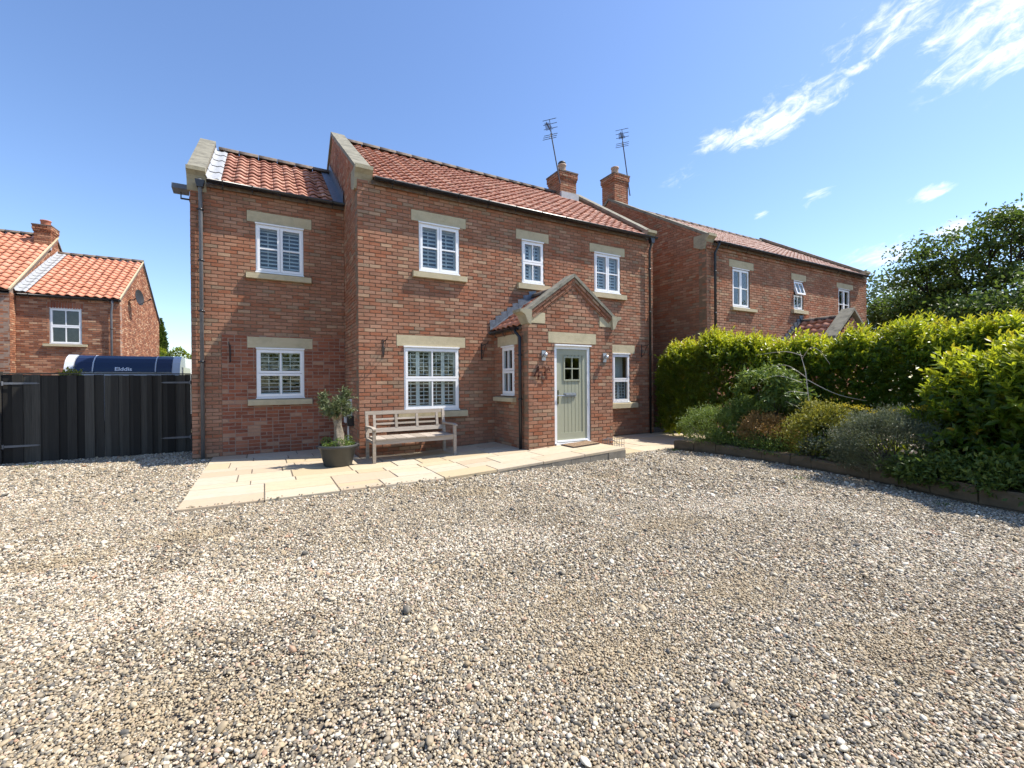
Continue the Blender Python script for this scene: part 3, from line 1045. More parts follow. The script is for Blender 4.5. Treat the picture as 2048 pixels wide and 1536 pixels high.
# extension
EF = front(EY)
wins_ext = [((-1.745, -.846, 3.808, 4.806), (-1.90, -.678, 4.84, 5.062), (-1.924, -.695, 3.65, 3.785)),
            ((-1.752, -.852, 1.165, 2.19), (-1.913, -.683, 2.215, 2.44), (-1.911, -.698, 1.005, 1.14))]
eops = [r for w in wins_ext for r in grow(*w)]
g = G(EF); slab_cells(g, EX, -.002, -.06, EAVE, .010, .26, [w[0] for w in wins_ext])
ewall = g.part('wall', MORTAR, H)
g = G(EF)
slab_cells(g, -2.36, -.004, .0, 2.475, .004, .0098, [w[0] for w in wins_ext])
g.part('infill_mortar', MORTAR_L, H)
ERY, EDEP = 3.894, 6.1
g = G()
g.prism(under(EY + .262, EDEP, -.06, EY - .10, 5.70, ERY, 7.37), 0, EX + .012, EX + .26)
g.box(EX, 0, EDEP - .25, EDEP - .012, -.06, EAVE)
g.part('side_wall', MORTAR, H)
infill = [(-2.36, .01, -.1, 2.475)]
B.wall(EF, brick_rects(EX, -.002, 0, EAVE + .02, eops + infill, seed=14), 14)
B.wall(EF, brick_rects(-2.36, -.004, 0, 2.475, eops, mixed=True, seed=15), 15, 0.0, 'new')
B.wall(leftface(EX), brick_rects(-EDEP, -EY, 0, 7.2, (), gclip(EY, EDEP, 5.64, ERY, 7.28, -1), seed=16, phase=1), 16, pick=False)

# porch
PX0, PX1, PY, PRX = 2.976, 5.19, -1.5, 4.10
PF, PL = front(PY), leftface(PX0)
door_op = (3.615, 4.555, .10, 2.235)
plint = (3.462, 4.712, 2.258, 2.482)
pk = [(PX0 - .02, 3.382, 2.64, 2.856), (4.818, PX1 + .02, 2.655, 2.868)]
pw = ((.39, .925, 1.185, 2.21), (.19, 1.075, 2.24, 2.46), (.10, 1.0, 1.03, 1.14))
g = G(PF); slab_cells(g, PX0, PX1, -.06, 2.72, .010, .22, [door_op])
g.T = None
g.prism([(PX0 + .02, 2.7205), (PX1 - .02, 2.7205), (PRX, 3.52)], 1, PY + .012, PY + .22)
pwall = g.part('wall', MORTAR, H)
g = G(PL); slab_cells(g, .004, 1.278, -.06, 2.62, .010, .2, [pw[0]])
g.part('side_wall', MORTAR, H)
g = G(); g.box(PX1 - .2, PX1 - .012, PY + .222, -.004, -.06, 2.62); g.part('side_wall', MORTAR, H)
def pclip(z):
    if z < 2.80: return (-99, 99)
    t = (z - 2.80) / (3.44 - 2.80)
    if t > .98: return None
    return (PX0 + .20 + (PRX - PX0 - .20) * t, PX1 - .20 - (PX1 - .20 - PRX) * t)
B.wall(PF, brick_rects(PX0, PX1, 0, 3.5, [door_op, plint] + pk, pclip, seed=17), 17)
B.wall(PL, brick_rects(.0, 1.5, 0, 2.62, [(pw[0][0], pw[0][1], pw[0][2] - .02, pw[0][3] + .03), pw[1], pw[2]], seed=18), 18)
B.wall(rightface(PX1), brick_rects(-1.5, 0, 0, 2.62, seed=19), 19, pick=False)
def porch_band(xa, za, xb, zb, off, proud, seed):
    L = math.hypot(xb - xa, zb - za); e = unit((xb - xa, zb - za)); nr = np.array([-e[1], e[0]])
    if nr[1] > 0: nr = -nr
    def T(V): return np.column_stack([xa + e[0] * V[:, 0] + nr[0] * V[:, 2], PY + V[:, 1], za + e[1] * V[:, 0] + nr[1] * V[:, 2]])
    def T2(V):
        W = T(V); return W
    B.wall(T2, brick_rects(0, L, off, off + .075, seed=seed), seed, proud, 'old', True)
for (xa, xb, sd) in ((PX0 + .02, PRX, 31), (PX1 - .02, PRX, 33)):
    porch_band(xa, 2.87, xb, 3.655, .012, .035, sd)
    porch_band(xa, 2.87, xb, 3.655, .09, .020, sd + 1)
B.emit(wall, BM, 300)

# windows
window(H, FR, *wins_main[0][0], CASE, wins_main[0][1], wins_main[0][2], [(0, .5, 0, 1), (.5, 1, 0, 1)], tilt=42)
window(H, FR, *wins_main[1][0], GRID, wins_main[1][1], wins_main[1][2], [(0, .5, 0, .5), (.5, 1, 0, .5), (0, .5, .5, 1), (.5, 1, .5, 1)], tilt=46)
window(H, FR, *wins_main[2][0], CASE, wins_main[2][1], wins_main[2][2], [(0, .5, 0, 1), (.5, 1, 0, 1)], tilt=48)
window(H, FR, *wins_main[3][0], GRID, wins_main[3][1], wins_main[3][2], [(k / 4, (k + 1) / 4, b0, b0 + .5) for k in range(4) for b0 in (0, .5)])
window(H, FR, *wins_main[4][0], PLAIN2, wins_main[4][1], wins_main[4][2], [(0, .5, 0, .46), (.5, 1, 0, .46)], curtain=True)
window(H, EF, *wins_ext[0][0], CASE, wins_ext[0][1], wins_ext[0][2], [(0, .5, 0, 1), (.5, 1, 0, 1)], tilt=36)
window(H, EF, *wins_ext[1][0], GRID, wins_ext[1][1], wins_ext[1][2], [(0, .5, 0, .5), (.5, 1, 0, .5), (0, .5, .5, 1), (.5, 1, .5, 1)])
window(H, PL, *pw[0], GRID, pw[1], pw[2])
g = G(PF); g.box(plint[0], plint[1], -.003, .11, plint[2], plint[3]); g.part('lintel', STONE, H)

# front door
D0 = .035
g = G(PF)
x0, x1, z0, z1 = 3.62, 4.55, .14, 2.20
g.box(x0, x0 + .062, D0 - .01, D0 + .07, z0, z1); g.box(x1 - .062, x1, D0 - .01, D0 + .07, z0, z1)
g.box(x0 + .062, x1 - .062, D0 - .01, D0 + .07, z1 - .062, z1)
g.box(x0 - .012, x1 + .012, D0 - .07, D0 + .03, z1 + .001, z1 + .03)
g.box(x0 + .01, x1 - .01, D0 - .06, D0 + .1, z0 - .04, z0 + .03)
door_frame = g.part('door_frame', UPVC, H)
g = G(PF)
dx0, dx1, dz0, dz1 = x0 + .064, x1 - .064, z0 + .036, z1 - .064
st = .115
dy0, dy1 = D0 + .012, D0 + .05
g.box(dx0, dx0 + st, dy0, dy1, dz0, dz1); g.box(dx1 - st, dx1, dy0, dy1, dz0, dz1)
g.box(dx0 + st, dx1 - st, dy0, dy1, dz0, dz0 + .20); g.box(dx0 + st, dx1 - st, dy0, dy1, dz1 - .12, dz1)
door = g.part('door', DOORG, H, label='sage green boarded front door with four small panes')
lx0, lx1, lz0, lz1 = dx0 + st + .105, dx1 - st - .085, 1.50, 1.955
nb = 6
bw = (dx1 - dx0 - 2 * st) / nb
for k in range(nb):       # tongue-and-groove boards
    a, b_ = dx0 + st + bw * k, dx0 + st + bw * (k + 1)
    g = G(PF)
    for (za, zb) in (((dz0 + .20), lz0 - .03), (lz1 + .03, dz1 - .12)):
        g.prism([(a + .001, dy0 + .022), (a + .006, dy0 + .012), (b_ - .006, dy0 + .012), (b_ - .001, dy0 + .022), (b_ - .001, dy1 - .004), (a + .001, dy1 - .004)], 2, za, zb)
    g.part('board', DOORG, door)
g = G(PF)
g.box(dx0 + st, lx0 - .03, dy0 + .013, dy1 - .004, lz0 - .03, lz1 + .03); g.box(lx1 + .03, dx1 - st, dy0 + .013, dy1 - .004, lz0 - .03, lz1 + .03)
ring(g, lx0 - .03, lx1 + .03, lz0 - .03, lz1 + .03, .03, dy0 - .006, dy1 - .006)
g.box((lx0 + lx1) / 2 - .011, (lx0 + lx1) / 2 + .011, dy0 - .004, dy1 - .01, lz0, lz1)
g.box(lx0, lx1, dy0 - .005, dy1 - .01, (lz0 + lz1) / 2 - .011, (lz0 + lz1) / 2 + .011)
g.part('glazing_frame', DOORG, door)
for (a, b_) in ((lx0, (lx0 + lx1) / 2 - .011), ((lx0 + lx1) / 2 + .011, lx1)):
    for (c_, d_) in ((lz0, (lz0 + lz1) / 2 - .011), ((lz0 + lz1) / 2 + .011, lz1)):
        g = G(PF); g.box(a + .001, b_ - .001, dy0 + .012, dy0 + .018, c_ + .001, d_ - .001); g.part('pane', GLASS, door)
g = G(PF); g.box(dx0, dx1, dy0 - .03, dy0 - .002, dz0 + .012, dz0 + .05); g.part('weather_bar', UPVC, door)
g = G(PF)
ring(g, 3.885, 4.195, 1.135, 1.215, .014, dy0 - .012, dy0 + .011); g.box(3.90, 4.18, dy0 - .028, dy0 - .006, 1.160, 1.205)
g.part('letterbox', STEEL, door)
g = G(PF); g.box(3.70, 3.735, dy0 - .012, dy0 - .001, .985, 1.275)
g.tube([(3.718, dy0 - .012, 1.16), (3.718, dy0 - .055, 1.16), (3.84, dy0 - .058, 1.16)], .010, 8)
g.part('handle', CHROME, door)
# near-black sheets put the dimness into the colour behind the porch door and window
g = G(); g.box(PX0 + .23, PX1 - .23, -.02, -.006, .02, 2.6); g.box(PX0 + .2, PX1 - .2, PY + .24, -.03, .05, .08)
g.part('hall', ROOM_SHADE, H)
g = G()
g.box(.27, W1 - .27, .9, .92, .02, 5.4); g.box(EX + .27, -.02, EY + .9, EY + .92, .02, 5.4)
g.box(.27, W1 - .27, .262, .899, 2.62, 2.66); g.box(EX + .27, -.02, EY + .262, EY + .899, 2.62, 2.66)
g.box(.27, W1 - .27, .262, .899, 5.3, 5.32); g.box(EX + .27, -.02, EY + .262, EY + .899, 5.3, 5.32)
g.part('dark_inner_wall', ROOM_SHADE, H)  # backing sheets; their near-black colour stands in for unlit rooms

# roofs: decks, pantiles, ridges
SL = .675
ze0 = EAVE + .015
zr0 = ze0 + SL * (RY + .12)
roof = roof_deck(H, [(-.06, ze0 - .03), (RY, zr0 - .07), (DEP + .06, ze0 - .03), (DEP + .06, ze0 - .10), (RY, zr0 - .16), (-.06, ze0 - .10)], 0, .27, W1 - .27)
T1 = Tiles(T_RED)
ks = math.hypot(1, SL)
chx = (7.04, 7.70, 3.0, 3.72)
def in_ch(P): return chx[0] - .05 < P[0] < chx[1] + .05 and chx[2] - .08 < P[1] < chx[3]
T1.plane((.29, -.125, ze0), (1, 0, 0), (0, 1, SL), W1 - .58, (RY + .125) * ks, 41, in_ch)
T1.plane((W1 - .29, 2 * RY + .125, ze0), (-1, 0, 0), (0, -1, SL), W1 - .58, (RY + .125) * ks, 42)
ridge_tiles(H, (.30, RY, zr0 + .055), (7.0, RY, zr0 + .055), 15)
SLE = .70
ez0 = EAVE + .01
ezr = ez0 + SLE * (ERY - EY + .12)
roof_deck(H, [(EY - .06, ez0 - .03), (ERY, ezr - .07), (2 * ERY - EY, ez0 - .03), (2 * ERY - EY, ez0 - .1), (ERY, ezr - .16), (EY - .06, ez0 - .10)], 0, EX + .27, -.005)
kse = math.hypot(1, SLE)
T1.plane((EX + .50, EY - .125, ez0), (1, 0, 0), (0, 1, SLE), -EX - .72, (ERY - EY + .125) * kse, 43)
T1.plane((-.02, 2 * ERY - EY + .125, ez0), (-1, 0, 0), (0, -1, SLE), -EX - .3, (ERY - EY + .125) * kse, 44)
ridge_tiles(H, (EX + .33, ERY, ezr + .055), (-.01, ERY, ezr + .055), 6)
# porch roof
pe, SP = 2.60, .72
pr_z = pe + SP * (PRX - 2.90)
roof_deck(H, [(2.93, pe - .02), (PRX, pr_z - .07), (5.27, pe - .02), (5.27, pe - .08), (PRX, pr_z - .15), (2.93, pe - .08)], 1, PY + .24, -.013)
ksp = math.hypot(1, SP)
T1.emit(roof, 230)
TP = Tiles(T_ORANGE, .22, .27, .024)
TP.plane((2.88, -.14, pe), (0, -1, 0), (1, 0, SP), 1.12, (PRX - 2.88) * ksp, 45)
TP.plane((5.32, -1.26, pe), (0, 1, 0), (-1, 0, SP), 1.12, (5.32 - PRX) * ksp, 46)
TP.emit(roof, 70)
ridge_tiles(H, (PRX, -1.28, pr_z + .06), (PRX, -.02, pr_z + .06), 3)
# copings
gable_coping(H, -.045, .285, -.06, 5.70, RY, 8.02, 2 * RY + .06)
gable_coping(H, W1 - .285, W1 + .045, -.06, 5.70, RY, 8.02, 2 * RY + .06)
gable_coping(H, EX - .04, EX + .27, EY - .10, 5.70, ERY, 7.37, 2 * ERY - EY + .1)
for sg, xa in ((1, PX0 - .08), (-1, PX1 + .08)):       # porch gable coping, across Y
    for k in range(3):
        t0, t1 = k / 3, (k + 1) / 3
        p0 = (xa + (PRX - xa) * t0, 2.87 + .86 * t0); p1 = (xa + (PRX - xa) * t1, 2.87 + .86 * t1)
        e = .003 * sg
        g = G(); g.prism([(p0[0] + e, p0[1]), (p1[0] - e, p1[1]), (p1[0] - e, p1[1] - .075), (p0[0] + e, p0[1] - .075)], 1, PY - .06, PY + .27)
        g.part('coping', COPING, H)
    X = (PX0 if sg > 0 else PX1)
    f = lambda a: X - sg * a
    g = G(); g.prism([(f(-.04), 2.60), (f(.02), 2.62), (f(.06), 2.70), (f(.10), 2.79), (f(.17), 2.83), (f(.21), 2.84), (f(.21), 2.895), (f(-.06), 2.895)], 1, PY - .064, PY + .25)
    g.part('kneeler', KNEEL, H)
for r_ in pk:
    g = G(PF); g.box(max(r_[0], PX0 + .042), min(r_[1], PX1 - .042), -.006, .1, r_[2], r_[3]); g.part('springer', STONE, H)

# leadwork
g = G()
n = 12
for k in range(n):        # stepped apron where the extension roof meets the gable
    y0_, y1_ = EY - .1 + (ERY - EY + .1) * k / n, EY - .1 + (ERY - EY + .1) * (k + 1) / n
    z0_, z1_ = ez0 + SLE * (y0_ - EY + .12), ez0 + SLE * (y1_ - EY + .12)
    g.prism([(y0_, z0_ + .035), (y1_, z1_ + .035), (y1_, z1_ + .20), (y0_, z1_ + .20)], 0, -.030, -.024)
g.prism([(EY - .13, ez0 + .025), (ERY, ezr + .03), (ERY, ezr + .045), (EY - .13, ez0 + .04)], 0, -.23, -.03)
g.part('flashing', LEAD, H)
g = G()
for k in range(5):
    y0_, y1_ = EY - .13 + (ERY - EY + .1) * k / 5, EY - .13 + (ERY - EY + .1) * (k + 1) / 5
    zz0, zz1 = ez0 + SLE * (y0_ - EY + .125), ez0 + SLE * (y1_ - EY + .125)
    V = []
    for (yy, zz) in ((y0_, zz0), (y1_ + .02, zz1 + .008)):
        for (xx, dz) in ((EX + .272, .10), (EX + .30, .045), (EX + .40, .035), (EX + .46, .06), (EX + .52, .035)):
            V.append((xx, yy, zz + dz + .012 * (yy == y0_)))
    g.add(V, [(i, i + 1, 6 + i, 5 + i) for i in range(4)])
g.part('flashing', LEAD_LIT, H, smooth=True, label='pale lead strip beside the extension coping')
g = G()
for k in range(8):        # stepped flashing over the porch roof
    a0, a1 = 2.88 + 1.2 * k / 8, 2.88 + 1.2 * (k + 1) / 8
    zz0, zz1 = pe + SP * (a0 - 2.88), pe + SP * (a1 - 2.88)
    g.prism([(a0, zz0 + .02), (a1, zz1 + .02), (a1 + .05, zz1 + .19), (a0 - .02, zz1 + .15)], 1, -.022 - .003 * (k % 2), -.014)
g.prism([(2.86, pe + .03), (PRX, pr_z + .05), (PRX, pr_z + .065), (2.86, pe + .045)], 1, -.15, -.02)
g.part('flashing', LEAD, H)

# chimney and aerial
chimney(H, *chx[:2], *chx[2:], 7.3, 8.52, BM, 51, CLAY, 'tall', cowl=True)
aerial(H, (6.98, 2.93, 8.0), (6.66, 2.98, 9.62), (-.78, -.62, .06), 1)
g = G(); g.box(chx[0] - .03, chx[1] + .03, chx[2] - .10, chx[2] - .004, zr0 - .30, zr0 - .05); g.part('flashing', LEAD_LIT, H)

# gutters and pipes
gutter(H, (.30, -.175, EAVE + .02), (W1 - .02, -.175, EAVE + .02), 11)
gutter(H, (EX + .30, EY - .175, EAVE + .015), (-.01, EY - .175, EAVE + .015), 5)
gutter(H, (2.865, -.05, pe - .02), (2.865, -1.24, pe - .02), 3)
downpipe(H, [(EX + .18, EY - .15, EAVE), (EX + .18, EY - .15, EAVE - .10), (EX + .18, EY - .10, EAVE - .30), (EX + .18, EY - .075, EAVE - .42), (EX + .18, EY - .075, -.04)], .034, GREYPIPE, (4.9, 3.9, 2.9, 1.9))
downpipe(H, [(W1 - .2, -.175, EAVE), (W1 - .2, -.175, EAVE - .1), (W1 - .2, -.075, EAVE - .35), (W1 - .2, -.075, -.04)], .034, BLACK, (4.6, 3.4, 2.2, 1.0))
downpipe(H, [(2.865, -1.15, pe - .04), (2.865, -1.17, pe - .12), (2.90, -1.30, pe - .24), (2.90, -1.30, .02)], .034, BLACK, (2.0, 1.1))
g = G(); g.prism([(EX + .10, EAVE - .02), (EX + .26, EAVE - .02), (EX + .23, EAVE - .16), (EX + .13, EAVE - .16)], 1, EY - .20, EY - .09); g.part('hopper', BLACK, H)
g = G(); g.prism([(W1 - .28, EAVE - .02), (W1 - .12, EAVE - .02), (W1 - .15, EAVE - .16), (W1 - .25, EAVE - .16)], 1, -.21, -.10); g.part('hopper', BLACK, H)

# fittings on the walls
wall_bracket(H, FR, .474, 2.31); wall_bracket(H, FR, 2.66, 2.31); wall_bracket(H, EF, -2.217, 2.24); wall_bracket(H, FR, 7.62, 2.46)
for u, z in ((3.335, 1.985), (4.945, 1.975)):
    g = G(PF); g.box(u - .045, u + .045, -.022, -.002, z - .10, z + .10)
    lo = g.part('wall_lamp', STEEL, H)
    g = G(PF); g.tube([(u, -.02, z + .03), (u, -.06, z + .035), (u, -.075, z + .02)], .012, 8); g.tube([(u, -.085, z - .035), (u, -.085, z + .05)], .038, 14)
    g.part('lamp_head', STEEL, lo, smooth='auto')
def glyph(name, T, strokes):
    g = G(T)
    for pts, ws in strokes:
        n = len(pts)
        P = np.array(pts, float)
        P = (P - (nx, nz)) * .88 + (nx, nz)
        V = []
        for i in range(n):
            d = P[min(i + 1, n - 1)] - P[max(i - 1, 0)]
            d /= np.linalg.norm(d) + 1e-9
            nn = np.array([-d[1], d[0]])
            w = np.interp(i / (n - 1), np.linspace(0, 1, len(ws)), ws) / 2 * .9
            for s_ in (-1, 1):
                for dp in (-.028, -.022):
                    V.append((P[i, 0] + nn[0] * w * s_, dp, P[i, 1] + nn[1] * w * s_))
        F = []
        for i in range(n - 1):
            a, b_ = 4 * i, 4 * i + 4
            F += [(a, b_, b_ + 2, a + 2), (a + 1, a + 3, b_ + 3, b_ + 1), (a, a + 1, b_ + 1, b_), (a + 2, b_ + 2, b_ + 3, a + 3)]
        F += [(0, 2, 3, 1), (4 * n - 4, 4 * n - 3, 4 * n - 1, 4 * n - 2)]
        g.add(V, F)
    return g.part(name, RUST, H)
nx, nz = 3.095, 1.49
def arc(cx, cz, rx, rz, a0, a1, n=14):
    return [(nx + cx + rx * math.cos(R(a0 + (a1 - a0) * k / n)), nz + cz + rz * math.sin(R(a0 + (a1 - a0) * k / n))) for k in range(n + 1)]
glyph('house_number', PF, [([(nx + .118, nz + .315), (nx + .075, nz + .22), (nx + .035, nz + .14), (nx - .01, nz + .085)], [.016, .022, .022, .018]),
      ([(nx - .015, nz + .085), (nx + .05, nz + .10), (nx + .12, nz + .085), (nx + .19, nz + .10)], [.018, .034, .034, .014]),
      ([(nx + .118, nz + .315), (nx + .122, nz + .20), (nx + .124, nz + .09), (nx + .118, nz + .0)], [.020, .040, .048, .036])])
glyph('house_number', PF, [(arc(.262, .238, .058, .066, 165, -75), [.018, .034, .044, .028]), (arc(.262, .092, .074, .088, 78, -160), [.026, .046, .056, .040, .022])])
glyph('house_number', PF, [([(nx + .362, nz + .215), (nx + .395, nz + .305)], [.014, .016]), ([(nx + .395, nz + .308), (nx + .435, nz + .212)], [.014, .030]), ([(nx + .374, nz + .242), (nx + .42, nz + .242)], [.012, .012])])
# floodlight on the extension's side wall
g = G()
g.bar((EX - .03, 2.05, 5.22), (EX - .20, 2.05, 5.22), .02, .03); g.bar((EX - .19, 2.05, 5.22), (EX - .19, 2.05, 5.36), .015, .02)
g.box(EX - .05, EX - .001, 2.0, 2.1, 5.17, 5.27)
fl = g.part('floodlight', IRON, H)
g = G(); g.prism([(1.88, 5.36), (2.12, 5.32), (2.14, 5.42), (1.90, 5.46)], 0, EX - .32, EX - .06); g.part('lamp_body', GREYPIPE, fl)
# meter box with its cable on the side of the main block
g = G()
g.box(-.13, -.003, .78, 1.02, .62, 1.12)
mb = g.part('meter_box', WHITEP, H)
g = G(); g.box(-.12, -.003, .56, .72, .57, .77); g.part('socket', IRON, mb)
g = G(); g.tube([(-.06, .9, .62), (-.06, .9, .02)], .018, 8); g.part('conduit', WHITEP, mb)
g = G(FR); g.box(.62, .835, -.004, .012, .155, .215); g.part('air_brick', MORTAR_L, H)

# ================================================================== the neighbouring house on the hedge side
N = thing('brick_house', 'red brick house behind the laurel hedge with an open top-hung window', 'house', (14.2, 1, 0))
NX0, NX1, NY, NRY, ND = 9.475, 19.07, -.72, 3.35, 8.1
NZ = 5.43
NF = front(NY)
nw = [((10.67, 11.50, 3.685, 4.83), (10.50, 11.70, 4.86, 5.075), (10.57, 11.77, 3.555, 3.665), CASE, None),
      ((13.96, 14.53, 3.85, 4.80), (13.80, 14.70, 4.825, 5.035), (13.80, 14.70, 3.69, 3.83), GRID, 16),
      ((16.92, 17.78, 3.70, 4.82), (16.78, 17.98, 4.85, 5.035), (16.8, 17.95, 3.555, 3.68), CASE, None)]
nops = [r for w in nw for r in grow(*w[:3])]
g = G(NF); slab_cells(g, NX0, NX1, -.06, NZ + .05, .010, .26, [w[0] for w in nw]); nwall = g.part('wall', MORTAR, N)
g = G()
NYB = NY + 2 * (NRY - NY)
g.prism(under(NY + .262, NYB, -.06, NY - .06, 5.66, NRY, 8.16), 0, NX0 + .012, NX0 + .26)
g.prism(under(NY + .262, NYB, -.06, NY - .06, 5.66, NRY, 8.16), 0, NX1 - .26, NX1 - .012)
g.box(NX0 + .262, NX1 - .262, NYB - .26, NYB - .012, -.06, NZ)
g.part('side_wall', MORTAR, N)
g = G(); g.box(NX0 + .27, NX1 - .27, NY + .95, NY + .97, 0, 5.3); g.box(NX0 + .27, NX1 - .27, NY + .27, NY + .94, 5.28, 5.3); g.box(NX0 + .27, NX1 - .27, NY + .27, NY + .94, 2.9, 2.95); g.part('dark_inner_wall', ROOM_SHADE, N)
B = Bricks()
B.wall(NF, brick_rects(NX0, NX1, 0, NZ + .02, nops, seed=61), 61)
B.wall(NF, [(r[0], r[1], r[2], r[3]) for r in brick_rects(NX0, NX1, 5.25, 5.325, seed=66)], 66, .03)
B.wall(leftface(NX0), brick_rects(-NYB, -NY, 0, 8.1, (), gclip(NY, NYB, 5.60, NRY, 8.08, -1), seed=62, phase=1), 62)
B.wall(rightface(NX1), brick_rects(NY, NYB, 0, 8.1, (), gclip(NY, NYB, 5.60, NRY, 8.08, 1), seed=63, phase=1), 63, pick=False)
verge_band(B, NX0, -1, NY + .12, 5.68, NRY, 8.07, .02, 64, 0.0); verge_band(B, NX0, -1, NY + .12, 5.68, NRY, 8.07, .01, 65, .075)
# its porch
QX0, QX1, QY, QRX = 13.35, 15.55, -2.2, 14.45
g = G(); g.box(QX0 + .012, QX1 - .012, QY + .012, NY - .002, -.06, 2.6); g.prism([(QX0 + .02, 2.6005), (QX1 - .02, 2.6005), (QRX, 3.42)], 1, QY + .012, QY + .22); g.part('porch_wall', MORTAR, N)
def qclip(z):
    if z < 2.72: return (-99, 99)
    t = (z - 2.72) / .72
    return None if t > .98 else (QX0 + .15 + (QRX - QX0 - .15) * t, QX1 - .15 - (QX1 - .15 - QRX) * t)
B.wall(front(QY), brick_rects(QX0, QX1, 0, 3.4, (), qclip, seed=67), 67)
B.wall(leftface(QX0), brick_rects(-NY, -QY, 0, 2.6, (), seed=68), 68)
B.emit(nwall, BM, 0)
for w in nw:
    window(N, NF, *w[0], w[3], w[1], w[2], None, openrot=w[4], flat=.03)
zen = NZ + .015
SN = .595
zrn = zen + SN * (NRY - NY + .12)
nroof = roof_deck(N, [(NY - .06, zen - .03), (NRY, zrn - .07), (NYB + .06, zen - .03), (NYB + .06, zen - .1), (NRY, zrn - .16), (NY - .06, zen - .10)], 0, NX0 + .27, NX1 - .27)
T2_ = Tiles(T_PINK)
ksn = math.hypot(1, SN)
T2_.plane((NX0 + .29, NY - .125, zen), (1, 0, 0), (0, 1, SN), NX1 - NX0 - .58, (NRY - NY + .125) * ksn, 71)
T2_.plane((NX1 - .29, NYB + .125, zen), (-1, 0, 0), (0, -1, SN), NX1 - NX0 - .58, (NRY - NY + .125) * ksn, 72)
qz = 2.56
T2_.emit(nroof, 120)
TQ = Tiles(T_ORANGE, .23, .28, .026)  # orange puts a sunlit look into the colour of this shaded roof
TQ.plane((QX0 - .10, NY - .02, qz), (0, -1, 0), (1, 0, .76), 1.22, (QRX - QX0 + .1) * math.hypot(1, .76), 73)
TQ.plane((QX1 + .10, QY + .26, qz), (0, 1, 0), (-1, 0, .76), 1.22, (QRX - QX0 + .1) * math.hypot(1, .76), 74)
TQ.emit(nroof, 60)
ridge_tiles(N, (NX0 + .3, NRY, zrn + .05), (NX1 - .3, NRY, zrn + .05), 18)
ridge_tiles(N, (QRX, QY + .2, 3.47), (QRX, NY - .01, 3.47), 3)
gable_coping(N, NX0 - .045, NX0 + .285, NY - .06, 5.66, NRY, 8.16, NYB + .06)
gable_coping(N, NX1 - .285, NX1 + .045, NY - .06, 5.66, NRY, 8.16, NYB + .06)
for sg, xa in ((1, QX0 - .08), (-1, QX1 + .08)):
    g = G(); g.prism([(xa, 2.78), (QRX - .002 * sg, 3.70), (QRX - .002 * sg, 3.61), (xa, 2.69)], 1, QY - .06, QY + .30); g.part('coping', COPING, N)
g = G()
for k in range(7):
    a0, a1 = QX0 - .1 + 1.2 * k / 7, QX0 - .1 + 1.2 * (k + 1) / 7
    zz0, zz1 = qz + .76 * (a0 - QX0 + .1), qz + .76 * (a1 - QX0 + .1)
    g.prism([(a0, zz0 + .02), (a1, zz1 + .02), (a1 + .05, zz1 + .2), (a0 - .02, zz1 + .16)], 1, NY - .022, NY - .004)
g.part('flashing', LEAD, N)
chimney(N, 9.50, 10.16, 3.08, 3.76, 7.2, 9.02, BM, 81, CLAY, 'tall')
aerial(N, (10.22, 3.05, 8.30), (9.92, 3.10, 10.25), (-.78, -.62, .06), 2)
gutter(N, (NX0 + .30, NY - .175, NZ + .02), (NX1 - .3, NY - .175, NZ + .02), 10)
downpipe(N, [(NX0 + .33, NY - .175, NZ), (NX0 + .33, NY - .15, NZ - .1), (NX0 + .27, NY - .075, NZ - .3), (NX0 + .27, NY - .075, 0)], .036, BLACK, (4.6, 3.4, 2.2))

# ================================================================== the house behind the gate
L = thing('brick_house', 'brown brick house with bright orange pantiles beyond the dark wooden gates', 'house', (-8, 15, 0))
LY, LX1, LZ, LRY, LYB = 13.2, -6.42, 4.68, 16.95, 20.5
LXM = -9.25
LFr = front(LY)
lw = (-8.39, -7.525, 2.99, 4.285)
sold = (-8.44, -7.47, 4.29, 4.505)
lsill = (-8.55, -7.365, 2.89, 2.975)
g = G(LFr); slab_cells(g, LXM, LX1, -.06, LZ + .1, .010, .26, [lw]); lwall = g.part('wall', MORTAR_L, L)
g = G()
SLL = (7.0 - 4.75) / (LRY - LY)
g.prism(gable_poly(LY + .262, LYB, -.06, 4.72, LRY, 6.92), 0, LX1 - .26, LX1 - .012)
g.prism(gable_poly(LY - .40, LYB, -.06, 4.72, LRY, 7.45), 0, LXM - .26, LXM - .012)
g.box(-16, LXM - .262, LY - .388, LY - .14, -.06, 4.72)
g.box(-16, LX1 - .262, LYB - .26, LYB - .012, -.06, 4.72)
g.box(-8.9, LX1 - .3, LY + .9, LY + .92, 0, 4.6); g.box(-8.9, LX1 - .3, LY + .27, LY + .89, 4.55, 4.6)
g.part('side_wall', MORTAR_L, L)
B = Bricks()
B.wall(LFr, brick_rects(LXM, LX1, 0, LZ, [(lw[0] - .002, lw[1] + .002, lw[2] - .02, lw[3] + .002), sold, lsill], seed=101), 101, 0, 'dark')
B.wall(LFr, [(sold[0] + .075 * k, sold[0] + .075 * k + .065, sold[2], sold[3]) for k in range(13)], 102, 0, 'new')
B.wall(rightface(LX1), brick_rects(LY, LYB, 0, 6.95, (), gclip(LY, LYB, 4.7, LRY, 6.95, 1), seed=103, phase=1), 103, 0, 'dark')
B.wall(front(LY - .40), brick_rects(-13, LXM, 0, 4.7, seed=104), 104, 0, 'dark')
B.wall(rightface(LXM), brick_rects(LY - .40, LY + 0.0, 0, 4.7, seed=105, phase=1), 105, 0, 'dark')
B.wall(rightface(LXM), brick_rects(LY, LYB, 4.8, 7.4, (), gclip(LY - .4, LYB, 4.72, LRY, 7.45, 1), seed=106, phase=1), 106, 0, 'dark')
B.emit(lwall, BM, 0)
window(L, LFr, *lw, GRID, None, None, None, flat=.03, fr=UPVC)
